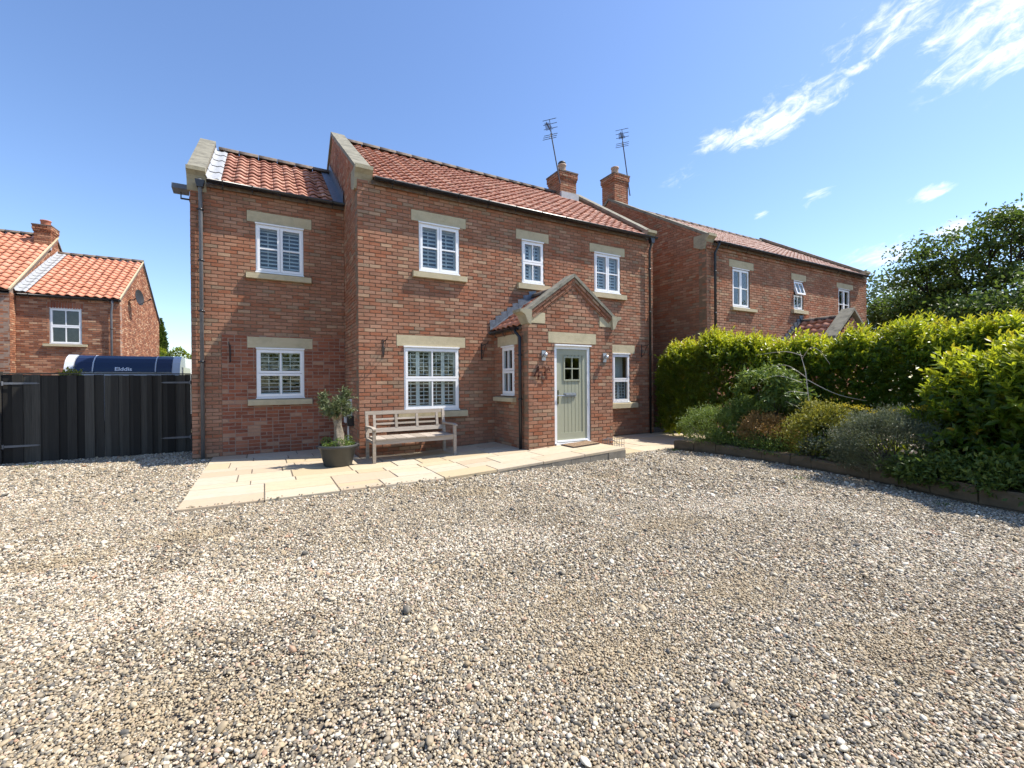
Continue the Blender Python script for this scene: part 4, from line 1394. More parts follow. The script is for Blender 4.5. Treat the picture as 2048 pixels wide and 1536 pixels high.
g = G(LFr); g.box(lsill[0], lsill[1], -.08, .05, lsill[2], lsill[3]); g.part('sill', STONE, L)
lz0 = LZ + .06
lzr = lz0 + SLL * (LRY - LY + .15)
lroof = roof_deck(L, [(LY - .06, lz0 - .03), (LRY, lzr - .07), (LYB + .06, lz0 - .03), (LYB + .06, lz0 - .1), (LRY, lzr - .16), (LY - .06, lz0 - .1)], 0, LXM, LX1 + .02)
T3_ = Tiles(T_ORANGE, .25, .30, .03)
ksl = math.hypot(1, SLL)
T3_.plane((LXM + .28, LY - .15, lz0), (1, 0, 0), (0, 1, SLL), LX1 - LXM - .26, (LRY - LY + .15) * ksl, 111)
hz0 = 4.78
hzr = hz0 + .70 * (LRY - LY + .52)
roof_deck(L, [(LY - .46, hz0 - .03), (LRY, hzr - .07), (LYB + .06, hz0 - .03), (LYB + .06, hz0 - .1), (LRY, hzr - .16), (LY - .46, hz0 - .1)], 0, -16, LXM + .02)
T3_.plane((-13.0, LY - .52, hz0), (1, 0, 0), (0, 1, .70), 13.0 + LXM - .0, (LRY - LY + .52) * math.hypot(1, .70), 112, lambda P: -9.80 < P[0] < -9.1 and P[1] > 16.1)
T3_.emit(lroof, 300)
g = G(); g.box(LXM + .02, LX1 + .04, LY - .06, LY - .02, LZ - .02, LZ + .03); g.box(-16, LXM, LY - .46, LY - .42, LZ - .02, LZ + .06); g.part('fascia', BLACK, L)
gutter(L, (LXM + .1, LY - .13, LZ + .035), (LX1, LY - .13, LZ + .035), 5)
downpipe(L, [(LX1 - .20, LY - .13, LZ), (LX1 - .20, LY - .12, LZ - .15), (LX1 - .24, LY - .075, LZ - .45), (LX1 - .24, LY - .075, 0)], .036, GREYPIPE, (3.6,))
ridge_tiles(L, (LXM + .02, LRY, lzr + .05), (LX1 + .04, LRY, lzr + .05), 7)
ridge_tiles(L, (-13, LRY, hzr + .05), (-9.9, LRY, hzr + .05), 7)
# verges bedded in mortar, lead soaker between the two roofs
g = G()
g.prism([(LY - .14, lz0 - .02), (LRY, lzr - .02), (LRY, lzr + .045), (LY - .14, lz0 + .045)], 0, LX1 + .012, LX1 + .045)
g.prism([(LY - .52, hz0 - .02), (LRY, hzr - .02), (LRY, hzr + .05), (LY - .52, hz0 + .05)], 0, LXM + .005, LXM + .045)
g.part('verge', STONE, L)
g = G(); g.prism([(LRY, lzr + .05), (LYB + .1, lz0 + .0), (LYB + .1, lz0 - .10), (LRY, lzr - .07)], 0, LX1 + .012, LX1 + .05); g.part('bargeboard', IRON, L)
g = G()
for k in range(14):
    y0_, y1_ = LY - .15 + (LRY - LY + .1) * k / 14, LY - .15 + (LRY - LY + .1) * (k + 1) / 14
    a, b_ = lz0 + SLL * (y0_ - LY + .15), lz0 + SLL * (y1_ - LY + .15)
    V = [(xx, yy, zz + dz + e) for (yy, zz, e) in ((y0_, a, .014), (y1_, b_, 0)) for (xx, dz) in ((LXM + .012, .16), (LXM + .05, .06), (LXM + .16, .045), (LXM + .24, .07), (LXM + .31, .04))]
    g.add(V, [(i, i + 1, 6 + i, 5 + i) for i in range(4)])
g.part('flashing', LEAD_LIT, L)
chimney(L, -9.74, -9.23, 16.2, 16.92, 6.3, 8.07, BM, 121, CLAY_R, 'short', key='dark')
g = G(); g.box(-9.80, -9.2, 16.08, 16.19, 7.03, 7.15); g.part('flashing', LEAD_LIT, L)
# satellite dish
g = G()
c = np.array([LX1 + .28, 14.55, 5.08])
ax = unit((.955, -.28, .10)); s1 = unit(np.cross(ax, (0, 0, 1))); s2 = np.cross(s1, ax)
V, F = [c], []
for ri in (1, 2, 3):
    for k in range(18):
        t = 2 * math.pi * k / 18
        r_ = .29 * ri / 3
        V.append(c + r_ * (math.cos(t) * s1 + 1.12 * math.sin(t) * s2) + ax * .07 * (ri / 3) ** 2)
for k in range(18): F.append((0, 1 + k, 1 + (k + 1) % 18))
for ri in (0, 1):
    for k in range(18): F.append((1 + 18 * ri + k, 19 + 18 * ri + k, 19 + 18 * ri + (k + 1) % 18, 1 + 18 * ri + (k + 1) % 18))
nv = len(V)
V += [v - ax * .012 for v in V]
F += [tuple(i + nv for i in f[::-1]) for f in F]
F += [(37 + k, 37 + nv + k, 37 + nv + (k + 1) % 18, 37 + (k + 1) % 18) for k in range(18)]
g.add(V, F)
g.tube([c - ax * .02, c + (-.14, .05, -.10), (LX1 + .02, 14.5, 4.95)], .022, 8); g.tube([c - s2 * .3, c + ax * .42 - s2 * .12], .012, 6); g.tube([c + ax * .38 - s2 * .14, c + ax * .46 - s2 * .08], .03, 8)
g.part('satellite_dish', IRON, L)
# ================================================================== patio
def pz(x):
    return min(max((x - 1.0) * .049, 0.0), .168)
YF, XL, XR = -2.65, -2.53, 4.47
g = G()
xs = [XL + .012, .99, XR - .012]
def ramp_block(g, x0, x1, y0, y1, top, bot=-.1):
    za, zb = pz(x0) + top, pz(x1) + top
    V = [(x0, y0, bot), (x1, y0, bot), (x1, y1, bot), (x0, y1, bot), (x0, y0, za), (x1, y0, zb), (x1, y1, zb), (x0, y1, za)]
    g.add(V, [(0, 3, 2, 1), (4, 5, 6, 7), (0, 1, 5, 4), (1, 2, 6, 5), (2, 3, 7, 6), (3, 0, 4, 7)])
ramp_block(g, XL + .012, 0, YF + .02, 1.645, -.010)
ramp_block(g, .001, .999, YF + .02, -.004, -.010)
ramp_block(g, 1.0, 2.95, YF + .02, -.004, -.010)
ramp_block(g, 2.951, XR - .03, YF + .02, PY - .003, -.010)
g.box(XR - .02, 8.6, -2.27, -.004, -.1, -.034)
patio = g.struct('patio', GROUT)
def slab(x0, x1, y0, y1, rd, zf=None, th=.045):
    x0 += .007; x1 -= .007; y0 += .007; y1 -= .007
    if x1 - x0 < .05 or y1 - y0 < .05: return
    cx, cy = (x0 + x1) / 2, (y0 + y1) / 2
    jz = random.gauss(0, .0015)
    f = (lambda x: pz(x) + jz) if zf is None else (lambda x: zf + jz)
    c = .004
    j = lambda: random.uniform(-.002, .002)
    V = []
    for (x, y) in ((x0, y0), (x1, y0), (x1, y1), (x0, y1)):
        V.append((x + j() - cx, y + j() - cy, f(x) - th))
    lo = [(x + j(), y + j()) for (x, y) in ((x0, y0), (x1, y0), (x1, y1), (x0, y1))]
    for (x, y) in lo: V.append((x - cx, y - cy, f(x) - .008))
    for (x, y), (sx, sy) in zip(lo, ((1, 1), (-1, 1), (-1, -1), (1, -1))): V.append((x + c * sx - cx, y + c * sy - cy, f(x)))
    F = [(8, 9, 10, 11)] + [(a, (a + 1) % 4, 4 + (a + 1) % 4, 4 + a) for a in range(4)] + [(4 + a, 4 + (a + 1) % 4, 8 + (a + 1) % 4, 8 + a) for a in range(4)]
    me = mesh_np('slab', V, F, SLAB, False, np.full(12, rd))
    link('slab', me, patio, (cx, cy, 0))
rows = [(.45, 0), (.60, 0), (.30, 1), (.60, 0), (.45, 0), (.30, 1), (.60, 0), (.45, 0)]
random.seed(21)
y = YF
ri = 0
while y < 1.645:
    h = rows[ri % len(rows)][0]
    y1 = min(y + h, 1.645)
    if 1.645 - y1 < .14: y1 = 1.645
    x = XL
    first = True
    while x < XR - .02:
        w = random.choice((.60, .90, .75, .45, .90) if h > .4 else (.90, .60, .90, .45))
        if first: w *= random.choice((.6, 1.0, .8)); first = False
        x1 = min(x + w, XR)
        if XR - x1 < .2: x1 = XR
        # keep joints where the house corners fall
        for xc in (0.0, 2.95):
            if x < xc < x1 and y1 > (PY if xc > 1 else 0) - .01: x1 = xc
        ym = (y + y1) / 2
        rd = random.random()
        if x >= 2.949 and y >= PY - .01: pass
        elif x >= -.001 and y >= -.01: pass
        else:
            yt = y1
            if x >= 2.949 and y1 > PY - .003: yt = PY - .004
            if x >= -.001 and y1 > -.003: yt = -.004
            if yt - y > .06:
                if h > .4 and random.random() < .22 and x1 - x > .5:
                    slab(x, x1, y, y + (yt - y) / 2, rd); slab(x, x1, y + (yt - y) / 2, yt, random.random())
                else: slab(x, x1, y, yt, rd)
        x = x1
    y = y1
    ri += 1
y = -2.29
for h in (.56, .56, .56, .60):
    x = XR + .01
    while x < 8.6:
        x1 = min(x + random.choice((.56, .85, .85)), 8.6)
        xa = x
        y1 = y + h
        if not (x1 < PX1 and y > PY - .01):
            if xa < PX1 and y1 > PY: y1 = min(y1, PY - .004) if y < PY - .1 else y1
            if not (xa < PX1 - .01 and y > PY - .05): slab(xa, x1, y, min(y1, -.005), random.random(), -.022, .03)
        x = x1
    y += h
# riser along the raised front edge
g = G()
n = 8
for k in range(n):
    a, b_ = 1.0 + (XR - 1.0) * k / n, 1.0 + (XR - 1.0) * (k + 1) / n
    o = random.uniform(-.006, .006)
    V = [(a + .004, YF - .012 + o + .02, -.1), (b_ - .004, YF + .008 + o, -.1), (b_ - .004, YF + .06, -.1), (a + .004, YF + .06, -.1), (a + .004, YF + .008 + o, pz(a) - .048), (b_ - .004, YF + .008 + o, pz(b_) - .048), (b_ - .004, YF + .06, pz(b_) - .048), (a + .004, YF + .06, pz(a) - .048)]
    g.add(V, [(0, 3, 2, 1), (4, 5, 6, 7), (0, 1, 5, 4), (1, 2, 6, 5), (2, 3, 7, 6), (3, 0, 4, 7)])
g.box(XR - .06, XR - .012, YF + .062, PY - .006, -.1, .115)
link_o = g.part('riser', RISER, patio)

# ================================================================== gates, fence
def board_run(parent, x0, x1, y, z1, widths, zb):
    x = x0
    k = 0
    while x < x1 - .02:
        w = min(widths[k % len(widths)] * random.uniform(.9, 1.1), x1 - x)
        if x1 - x - w < .05: w = x1 - x
        g = G()
        dz, th = random.uniform(-.012, .008), .018
        oy = random.uniform(-.003, .003) - (.024 if k % 2 else 0)
        tw = random.uniform(-.002, .002)
        x -= .006; w += .012
        V = [(x + .002, y + oy, zb + random.uniform(-.02, .02)), (x + w - .002, y + oy + tw, zb + random.uniform(-.02, .02))]
        V = [V[0], V[1], (x + w - .002, y + oy + tw + th, V[1][2]), (x + .002, y + oy + th, V[0][2]), (x + .002, y + oy, z1 + dz), (x + w - .002, y + oy + tw, z1 + dz), (x + w - .002, y + oy + tw + th, z1 + dz), (x + .002, y + oy + th, z1 + dz)]
        g.add(V, [(0, 3, 2, 1), (4, 5, 6, 7), (0, 1, 5, 4), (1, 2, 6, 5), (2, 3, 7, 6), (3, 0, 4, 7)], random.random() ** 1.1)
        g.part('board', FENCE, parent)
        x += w - .006
        k += 1
GY, GT = 3.0, 1.665
random.seed(5)
for (a, b_, hx, lab) in ((-5.93, -4.49, -5.93, 'dark weathered boarded gate leaf hinged at the far side from the house'), (-4.475, -3.04, -3.04, 'dark weathered boarded gate leaf hinged beside the brick extension')):
    gt = thing('wooden_gate', lab, 'gate', ((a + b_) / 2, GY, 0), 'pair of gate leaves closing the drive')
    board_run(gt, a, b_, GY, GT, (.13, .135, .13, .12, .13) if hx < -5 else (.10, .12, .075, .11, .065), -.03)
    g = G()
    for z in (.22, .85, 1.45): g.box(a + .01, b_ - .01, GY + .028, GY + .075, z - .05, z + .05, .4)
    g.box(a, b_, GY - .016, GY + .08, GT + .012, GT + .036, .9)
    g.part('rail', FENCE, gt)
    for z in (1.50, .30):
        s_ = 1 if hx < -5 else -1
        g = G()
        L_ = .52
        g.prism([(hx, z - .022), (hx + s_ * (L_ - .06), z - .016), (hx + s_ * L_, z), (hx + s_ * (L_ - .06), z + .016), (hx, z + .022)], 1, GY - .034, GY - .027)
        g.tube([(hx, GY - .03, z - .04), (hx, GY - .03, z + .04)], .016, 8)
        g.part('strap_hinge', GREYPIPE, gt)
fp = thing('wooden_fence', 'dark boarded fence running on from the gate post away from the house', 'fence', (-7.2, GY, 0))
board_run(fp, -8.6, -6.09, GY + .02, GT, (.14, .13, .14), -.03)
g = G(); g.box(-6.08, -5.955, GY - .04, GY + .08, -.06, GT + .06, .5); g.part('post', FENCE, fp)
g = G(); g.box(-8.6, -6.09, GY + .06, GY + .10, .3, .4, .4); g.box(-8.6, -6.09, GY + .06, GY + .10, 1.4, 1.5, .4); g.part('rail', FENCE, fp)
gp = thing('gate_post', 'dark timber gate post against the extension side wall', 'post', (-2.95, GY, 0))
g = G(); g.box(-3.025, -2.90, GY - .04, GY + .08, -.06, GT + .02, .3); g.part('post', FENCE, gp)

# ================================================================== caravan
CV = thing('caravan', 'white touring caravan with navy front windows parked behind the gates', 'caravan', (-4.76, 8.3, 0))
CX0, CX1, CY = -5.95, -3.62, 6.0

prof = [(5.93, .55), (5.90, 1.0), (5.93, 1.5), (5.985, 1.74), (6.03, 1.90), (6.10, 2.04), (6.21, 2.15), (6.38, 2.225), (6.60, 2.25)]
g = G()
body = [(p[0] + .03, p[1] - .015) for p in prof] + [(10.6, 2.27), (10.8, 2.1), (10.8, .5)]
g.prism(body, 0, CX0 + .02, CX1 - .02); g.part('body', CARW, CV)
def strip(x0, x1, pr, off, m_, name, parent=CV, sm=True):
    g = G()
    n = len(pr)
    V = []
    for (y_, z_) in pr:
        for x in (x0, x1): V.append((x, y_ - off, z_ + off * .4))
    for (y_, z_) in pr:
        for x in (x0, x1): V.append((x, y_ + .05, z_ - .03))
    F = [(2 * i, 2 * i + 1, 2 * i + 3, 2 * i + 2) for i in range(n - 1)] + [(2 * n + 2 * i + 1, 2 * n + 2 * i, 2 * n + 2 * i + 2, 2 * n + 2 * i + 3) for i in range(n - 1)]
    F += [(2 * i, 2 * i + 2, 2 * n + 2 * i + 2, 2 * n + 2 * i) for i in range(n - 1)] + [(2 * i + 3, 2 * i + 1, 2 * n + 2 * i + 1, 2 * n + 2 * i + 3) for i in range(n - 1)]
    g.add(V, F)
    return g.part(name, m_, parent)
def dense(pr, a, b_):
    out = []
    for i in range(len(pr) - 1):
        for k in range(3):
            t_ = k / 3
            out.append((pr[i][0] + (pr[i + 1][0] - pr[i][0]) * t_, pr[i][1] + (pr[i + 1][1] - pr[i][1]) * t_))
    out.append(pr[-1])
    return [q for q in out if a <= q[1] <= b_ and q[0] < 6.5]
PR = dense(prof, 1.0, 2.3)
WN = dense(prof, 1.79, 2.24)
strip(CX0, CX0 + .17, PR, .03, CARW, 'corner_moulding'); strip(CX1 - .17, CX1, PR, .03, CARW, 'corner_moulding')
for (a, b_, m_) in ((CX0 + .19, CX0 + .52, NAVY), (CX0 + .55, CX1 - .55, NAVY2), (CX1 - .52, CX1 - .19, NAVY)):
    strip(a, b_, WN, .012, m_, 'front_window')
strip(CX0 + .20, CX1 - .20, dense(prof, 1.74, 1.785), .02, CARW, 'trim')
for x in (CX0 + .535, CX1 - .535): strip(x - .012, x + .012, WN, .022, CARW, 'trim')
g = G(); g.box(CX1 - .018, CX1 - .004, 6.6, 8.0, 1.3, 1.95); g.part('side_window', NAVY, CV)
for x in (CX0 + .13, CX1 - .13):
    g = G(); g.tube([(x - .1, 8.6, .33), (x + .1, 8.6, .33)], .33, 20); g.part('wheel', IRON, CV, smooth='auto')
cu = bpy.data.curves.new('lettering', 'FONT')
cu.body = 'Elddis'
cu.size = .135
cu.extrude = .003
cu.offset = .003
to = bpy.data.objects.new('lettering_curve', cu)
COL.objects.link(to)
bpy.context.view_layer.update()
me = bpy.data.meshes.new_from_object(to.evaluated_get(bpy.context.evaluated_depsgraph_get()))
bpy.data.objects.remove(to)
me.name = 'lettering'
me.materials.clear(); me.materials.append(LETTER)
lo = link('lettering', me, CV, (-4.99, 5.985, 1.828))
lo.rotation_euler = (R(72), 0, 0)
lo.scale = (1.12, 1, 1)

# ================================================================== bench
BN = thing('garden_bench', 'silvered teak garden bench against the wall below the large window', 'bench', (.875, -.55, 0))
bx0, bx1, byf, byb = .075, 1.685, -.875, -.29
back = lambda z: byb + max(0, z - .42) * .17
for x in (bx0, bx1 - .055):
    zt = pz(x)
    g = G(); g.box(x, x + .055, byf, byf + .055, zt, .60, random.random()); g.part('leg', TEAK, BN)
    g = G()
    g.bar((x + .0275, byb + .03, zt), (x + .0275, byb + .03, .43), .055, .055, (0, 1, 0), random.random()); g.bar((x + .0275, byb + .03, .425), (x + .0275, back(.905) + .03, .905), .055, .05, (0, 1, 0), random.random()); g.part('leg', TEAK, BN)
    g = G(); g.prism([(byf - .045, .602), (byf - .045, .625), (byf + .1, .645), (back(.66) + .004, .632), (back(.66) + .004, .60), (byf + .1, .612)], 0, x - .008, x + .063, random.random()); g.part('armrest', TEAK, BN)
    g = G(); g.box(x + .01, x + .045, byf + .056, byb, .345, .40, random.random()); g.part('side_rail', TEAK, BN)
g = G(); g.box(bx0 + .056, bx1 - .056, byf + .008, byf + .04, .335, .415, .6); g.part('front_rail', TEAK, BN)
g = G(); g.box(bx0 + .056, bx1 - .056, byb + .005, byb + .035, .335, .40, .3); g.part('rear_rail', TEAK, BN)
ns = 8
for k in range(ns):        # the seat boards run front to back
    a = bx0 + .056 + (bx1 - bx0 - .112) * k / ns; b_ = bx0 + .056 + (bx1 - bx0 - .112) * (k + 1) / ns
    g = G(); g.box(a + .004, b_ - .004, byf - .012, byb + .002, .416, .436, random.random()); g.part('seat_board', TEAK, BN)
def brail(z, h, nm, x0=bx0 + .056, x1=bx1 - .056, th=.026):
    g = G(); g.bar((x0, back(z) + .028, z), (x1, back(z) + .028, z), th, h, (0, .17, 1), random.random()); g.part(nm, TEAK, BN)
brail(.872, .075, 'top_rail'); brail(.535, .085, 'bottom_rail')
up = [bx0 + .17, bx0 + .17 + (bx1 - bx0 - .34) / 3, bx0 + .17 + (bx1 - bx0 - .34) * 2 / 3, bx1 - .17]
for x in up:
    g = G(); g.bar((x, back(.578) + .022, .578), (x, back(.834) + .022, .834), .05, .026, (0, 1, 0), random.random()); g.part('upright', TEAK, BN)
for z in (.655, .745):
    for a, b_ in zip(up[:-1], up[1:]): brail(z, .036, 'back_slat', a + .027, b_ - .027, .018)

# ================================================================== planter and olive tree
PC = (-.485, -.66, 0)
PT = thing('planter', 'large round dark grey plastic planter standing on the patio', 'planter', PC)
g = G(); g.lathe([(.225, .004), (.235, .02), (.305, .31), (.318, .315), (.335, .335), (.335, .365), (.322, .375), (.308, .36), (.296, .31), (.29, .30)], PC, 36); g.part('tub', POTM, PT, smooth='auto')
g = G(); g.lathe([(.292, .30), (.28, .318), (.10, .33)], PC, 24); g.part('soil', SOIL, PT)
g = G(); g.tube([(PC[0] + .30, PC[1] - .1, .375), (PC[0] + .34, PC[1] - .11, .36), (PC[0] + .345, PC[1] - .1, .33)], .012, 6); g.tube([(PC[0] - .33, PC[1] - .02, .36), (PC[0] - .36, PC[1] - .02, .35), (PC[0] - .345, PC[1] - .02, .32)], .012, 6); g.part('handle', POTM, PT)

def leaves(P, D, Nn, Ls, Ws, fold=.25, droop=.15, wide=False):
    """Folded leaf blades; P bases, D directions, Nn approximate face normals."""
    P, D, Nn = np.asarray(P, float), np.asarray(D, float), np.asarray(Nn, float)
    n = len(P)
    D = D / (np.linalg.norm(D, axis=1, keepdims=True) + 1e-9)
    Sd = np.cross(D, Nn); Sd /= np.linalg.norm(Sd, axis=1, keepdims=True) + 1e-9
    Nn = np.cross(Sd, D)
    Ls, Ws = np.asarray(Ls)[:, None], np.asarray(Ws)[:, None]
    if not wide:
        m = P + D * Ls * .5
        V = np.stack([P, m + Sd * Ws * .5 + Nn * Ws * fold, m, m - Sd * Ws * .5 + Nn * Ws * fold, P + D * Ls - Nn * Ls * droop], 1)
        F = np.array([(0, 2, 1), (0, 3, 2), (2, 4, 1), (2, 3, 4)])
        k = 5
    else:
        m1, m2 = P + D * Ls * .28, P + D * Ls * .66 - Nn * Ls * droop * .4
        V = np.stack([P, m1 + Sd * Ws * .42 + Nn * Ws * fold, m1, m1 - Sd * Ws * .42 + Nn * Ws * fold,
                      m2 + Sd * Ws * .46 + Nn * Ws * fold, m2, m2 - Sd * Ws * .46 + Nn * Ws * fold, P + D * Ls - Nn * Ls * droop], 1)
        F = np.array([(0, 2, 1), (0, 3, 2), (1, 2, 5), (1, 5, 4), (2, 3, 6), (2, 6, 5), (4, 5, 7), (5, 6, 7)])
        k = 8
    FF = (F[None] + k * np.arange(n)[:, None, None]).reshape(-1, 3)
    return V, FF, k
def leaf_part(name, parent, args, rnd, mt, stuff=False, **kw):
    V, F, k = leaves(*args, **kw)
    me = mesh_np(name, V.reshape(-1, 3) - BASE[parent.name], F, mt, False, np.repeat(np.clip(rnd, 0, 1), k))
    o = link(name, me, parent)
    if stuff: o['kind'] = 'stuff'
    return o
def rdir(n, r, up=0.0):
    d = r.normal(size=(n, 3)); d[:, 2] += up
    return d / np.linalg.norm(d, axis=1, keepdims=True)

OT = thing('olive_tree', 'small gnarled olive tree growing in the dark planter', 'tree', (PC[0], PC[1], .33))
r = np.random.default_rng(5)
g = G()
c0 = np.array([PC[0] + .02, PC[1], .30])
seg, V, F = 18, [], []
hs_ = np.linspace(0, .62, 16)
for i, h in enumerate(hs_):
    rad = .105 - .045 * math.sin(min(1, h / .45) * math.pi / 2) + (.03 if h > .5 else 0) * (h - .5) / .12
    for k in range(seg):
        t_ = 2 * math.pi * k / seg
        q = rad * (1 + .22 * math.sin(3 * t_ + h * 7) + .12 * math.sin(7 * t_ - h * 16) + r.normal(0, .07))
        V.append(c0 + (q * math.cos(t_) - .05 * h, q * math.sin(t_), h))
for i in range(len(hs_) - 1):
    for k in range(seg): F.append((i * seg + k, i * seg + (k + 1) % seg, (i + 1) * seg + (k + 1) % seg, (i + 1) * seg + k))
F.append(tuple((len(hs_) - 1) * seg + k for k in range(seg)))
g.add(V, F)
ends = []
for k in range(13):
    a = 2 * math.pi * k / 13 + r.normal(0, .2)
    e = c0 + (-.03, 0, .55) + np.array([math.cos(a) * r.uniform(.12, .31), math.sin(a) * r.uniform(.12, .29), r.uniform(.06, .44)])
    s0 = c0 + (-.03 + .04 * math.cos(a), .04 * math.sin(a), .52)
    g.tube([s0, (s0 + e) / 2 + r.normal(0, .02, 3), e], [.022, .013, .005], 6); ends.append((s0, e))
g.part('trunk', OLIVEBARK, OT, smooth=True)
P_, D_ = [], []
for s0, e in ends:
    for tw in range(26):
        b0 = s0 + (e - s0) * r.uniform(.35, 1.0)
        td = unit(unit(e - s0) * .8 + r.normal(0, .8, 3) + (0, 0, .3))
        ln = r.uniform(.06, .16)
        for q in range(13):
            P_.append(b0 + td * ln * (q + 1) / 13); D_.append(unit(td + r.normal(0, .75, 3)))
P_, D_ = np.array(P_), np.array(D_)
n = len(P_)
leaf_part('crown', OT, (P_, D_, rdir(n, r, .5), r.uniform(.045, .075, n), r.uniform(.012, .019, n)), r.random(n), L_OLIVE)
UP = thing('bedding_plant', 'low green leafy plants around the olive trunk in the planter', 'plant', (PC[0], PC[1], .33))
n = 900
a, rad = r.uniform(0, 2 * np.pi, n), .12 + .15 * np.sqrt(r.random(n))
ctr = np.column_stack([PC[0] + rad * np.cos(a), PC[1] + rad * np.sin(a), .33 + .11 * r.random(n) * (1 + .5 * np.sin(3 * a))])
leaf_part('foliage', UP, (ctr, rdir(n, r, .9), rdir(n, r, 1.2), r.uniform(.025, .05, n), r.uniform(.015, .026, n)), r.random(n), L_GREEN)

# ================================================================== doormat, wire carrier
DM = thing('doormat', 'brown ribbed doormat on the step before the green door', 'doormat', (4.05, -1.75, .15))
mz = lambda x: pz(x) + .006
g = G()
V = [(3.72, -1.98, mz(3.72)), (4.40, -1.98, mz(4.40)), (4.40, -1.55, mz(4.40)), (3.72, -1.55, mz(3.72))]
V += [(x, y_, z + .012) for (x, y_, z) in V]
g.add(V, [(0, 3, 2, 1), (4, 5, 6, 7), (0, 1, 5, 4), (1, 2, 6, 5), (2, 3, 7, 6), (3, 0, 4, 7)]); g.part('backing', MAT_DARK, DM)
for i in range(9):
    for j in range(3):
        x, y_ = 3.735 + i * .073, -1.965 + j * .136
        g = G(); V = [(x, y_, mz(x) + .0125), (x + .062, y_, mz(x + .062) + .0125), (x + .062, y_ + .125, mz(x + .062) + .0125), (x, y_ + .125, mz(x) + .0125)]
        V += [(a, b_, c_ + .008) for a, b_, c_ in V]
        g.add(V, [(4, 5, 6, 7), (0, 1, 5, 4), (1, 2, 6, 5), (2, 3, 7, 6), (3, 0, 4, 7)]); g.part('rib', MAT_RUG, DM)
WB = thing('wire_basket', 'empty wire bottle carrier beside the doorstep', 'basket', (4.86, -1.86, -.06))
g = G()
zb, zt_ = -.018, .22
wx0, wx1, wy0, wy1 = 4.66, 5.06, -1.98, -1.76
for z in (zb + .006, (zb + zt_) / 2, zt_):
    g.tube([(wx0, wy0, z), (wx1, wy0, z), (wx1, wy1, z), (wx0, wy1, z), (wx0, wy0, z)], .005, 5)
for k in range(7):
    x = wx0 + (wx1 - wx0) * k / 6
    for y_ in (wy0, wy1): g.tube([(x, y_, zb), (x, y_, zt_)], .004, 5)
    g.tube([(x, wy0, zb + .006), (x, wy1, zb + .006)], .004, 5)
for y_ in (wy0 + .073, wy0 + .146):
    for x in (wx0, wx1): g.tube([(x, y_, zb), (x, y_, zt_)], .004, 5)
g.part('basket', GREYPIPE, WB)
g = G(); g.tube([(wx0, (wy0 + wy1) / 2, zt_), (wx0 + .03, (wy0 + wy1) / 2, zt_ + .05), (wx0 + .12, (wy0 + wy1) / 2, zt_ + .02), (wx1 - .02, (wy0 + wy1) / 2, zt_ - .14)], .006, 6); g.part('handle', GREYPIPE, WB)

# ================================================================== raised bed
KX = [(6.12, -2.38), (6.33, -3.3), (6.40, -4.1), (6.30, -5.0), (6.15, -5.8), (5.90, -6.55), (5.68, -7.1), (5.62, -7.9), (5.62, -9.2)]
RW = thing('retaining_wall', 'low wall of long dark stone blocks edging the raised bed', 'wall', (6.1, -5.4, 0))
kp = np.array(KX)
kd = np.concatenate([[0], np.cumsum(np.linalg.norm(np.diff(kp, axis=0), axis=1))])
def kat(s): return np.array([np.interp(s, kd, kp[:, 0]), np.interp(s, kd, kp[:, 1])])
random.seed(9)
s = 0
while s < kd[-1] - .1:
    w = (random.choice((.62, .78, .36, .55, .9)) if s < 3.0 else random.choice((.28, .4, .52, .34))) if s > 0.6 else .45
    s1 = min(s + w, kd[-1])
    p, q = kat(s + .006), kat(s1 - .006)
    d = unit(q - p); nn = np.array([-d[1], d[0]])
    if nn[0] < 0: nn = -nn
    zt_, z0_ = .17 + random.uniform(-.03, .02), -.015
    g = G()
    V = []
    for z, ins in ((z0_, 0), (z0_ + .03, -.006), (zt_ - .02, -.004), (zt_, .014)):
        for e, sg in ((p, 1), (q, -1)):
            for bk in (0, .20):
                xy = e + nn * (bk + ins if bk == 0 else bk - ins) + d * sg * max(ins, 0)
                V.append((xy[0] + random.uniform(-.006, .006), xy[1] + random.uniform(-.006, .006), z + (random.uniform(-.008, .008) if z > .05 else 0)))
    F = []
    for i in range(3):
        a = 4 * i
        F += [(a, a + 2, a + 6, a + 4), (a + 3, a + 1, a + 5, a + 7), (a + 1, a, a + 4, a + 5), (a + 2, a + 3, a + 7, a + 6)]
    F += [(12, 14, 15, 13)]
    g.add(V, F, random.random()); g.part('stone', BLOCK, RW)
    s = s1
s = 0
while s < kd[-1] - .1:
    s1 = min(s + random.choice((.45, .6, .5)), kd[-1])
    p, q = kat(s + .004), kat(s1 - .004)
    d = unit(q - p); nn = np.array([-d[1], d[0]])
    if nn[0] < 0: nn = -nn
    g = G(); V = []
    for z in (-.08, -.018):
        for e in (p - nn * .05, q - nn * .05, q + nn * .2, p + nn * .2): V.append((*e, z))
    g.add(V, [(4, 5, 6, 7), (0, 1, 5, 4), (1, 2, 6, 5), (2, 3, 7, 6), (3, 0, 4, 7)]); g.part('footing_stone', BLOCK, RW)
    s = s1
g = G()
poly = [(p[0] + .19, p[1]) for p in KX] + [(9.2, -9.2), (9.2, -2.36)]
g.prism(poly, 2, -.07, .12)
g.struct('flower_bed', SOIL)
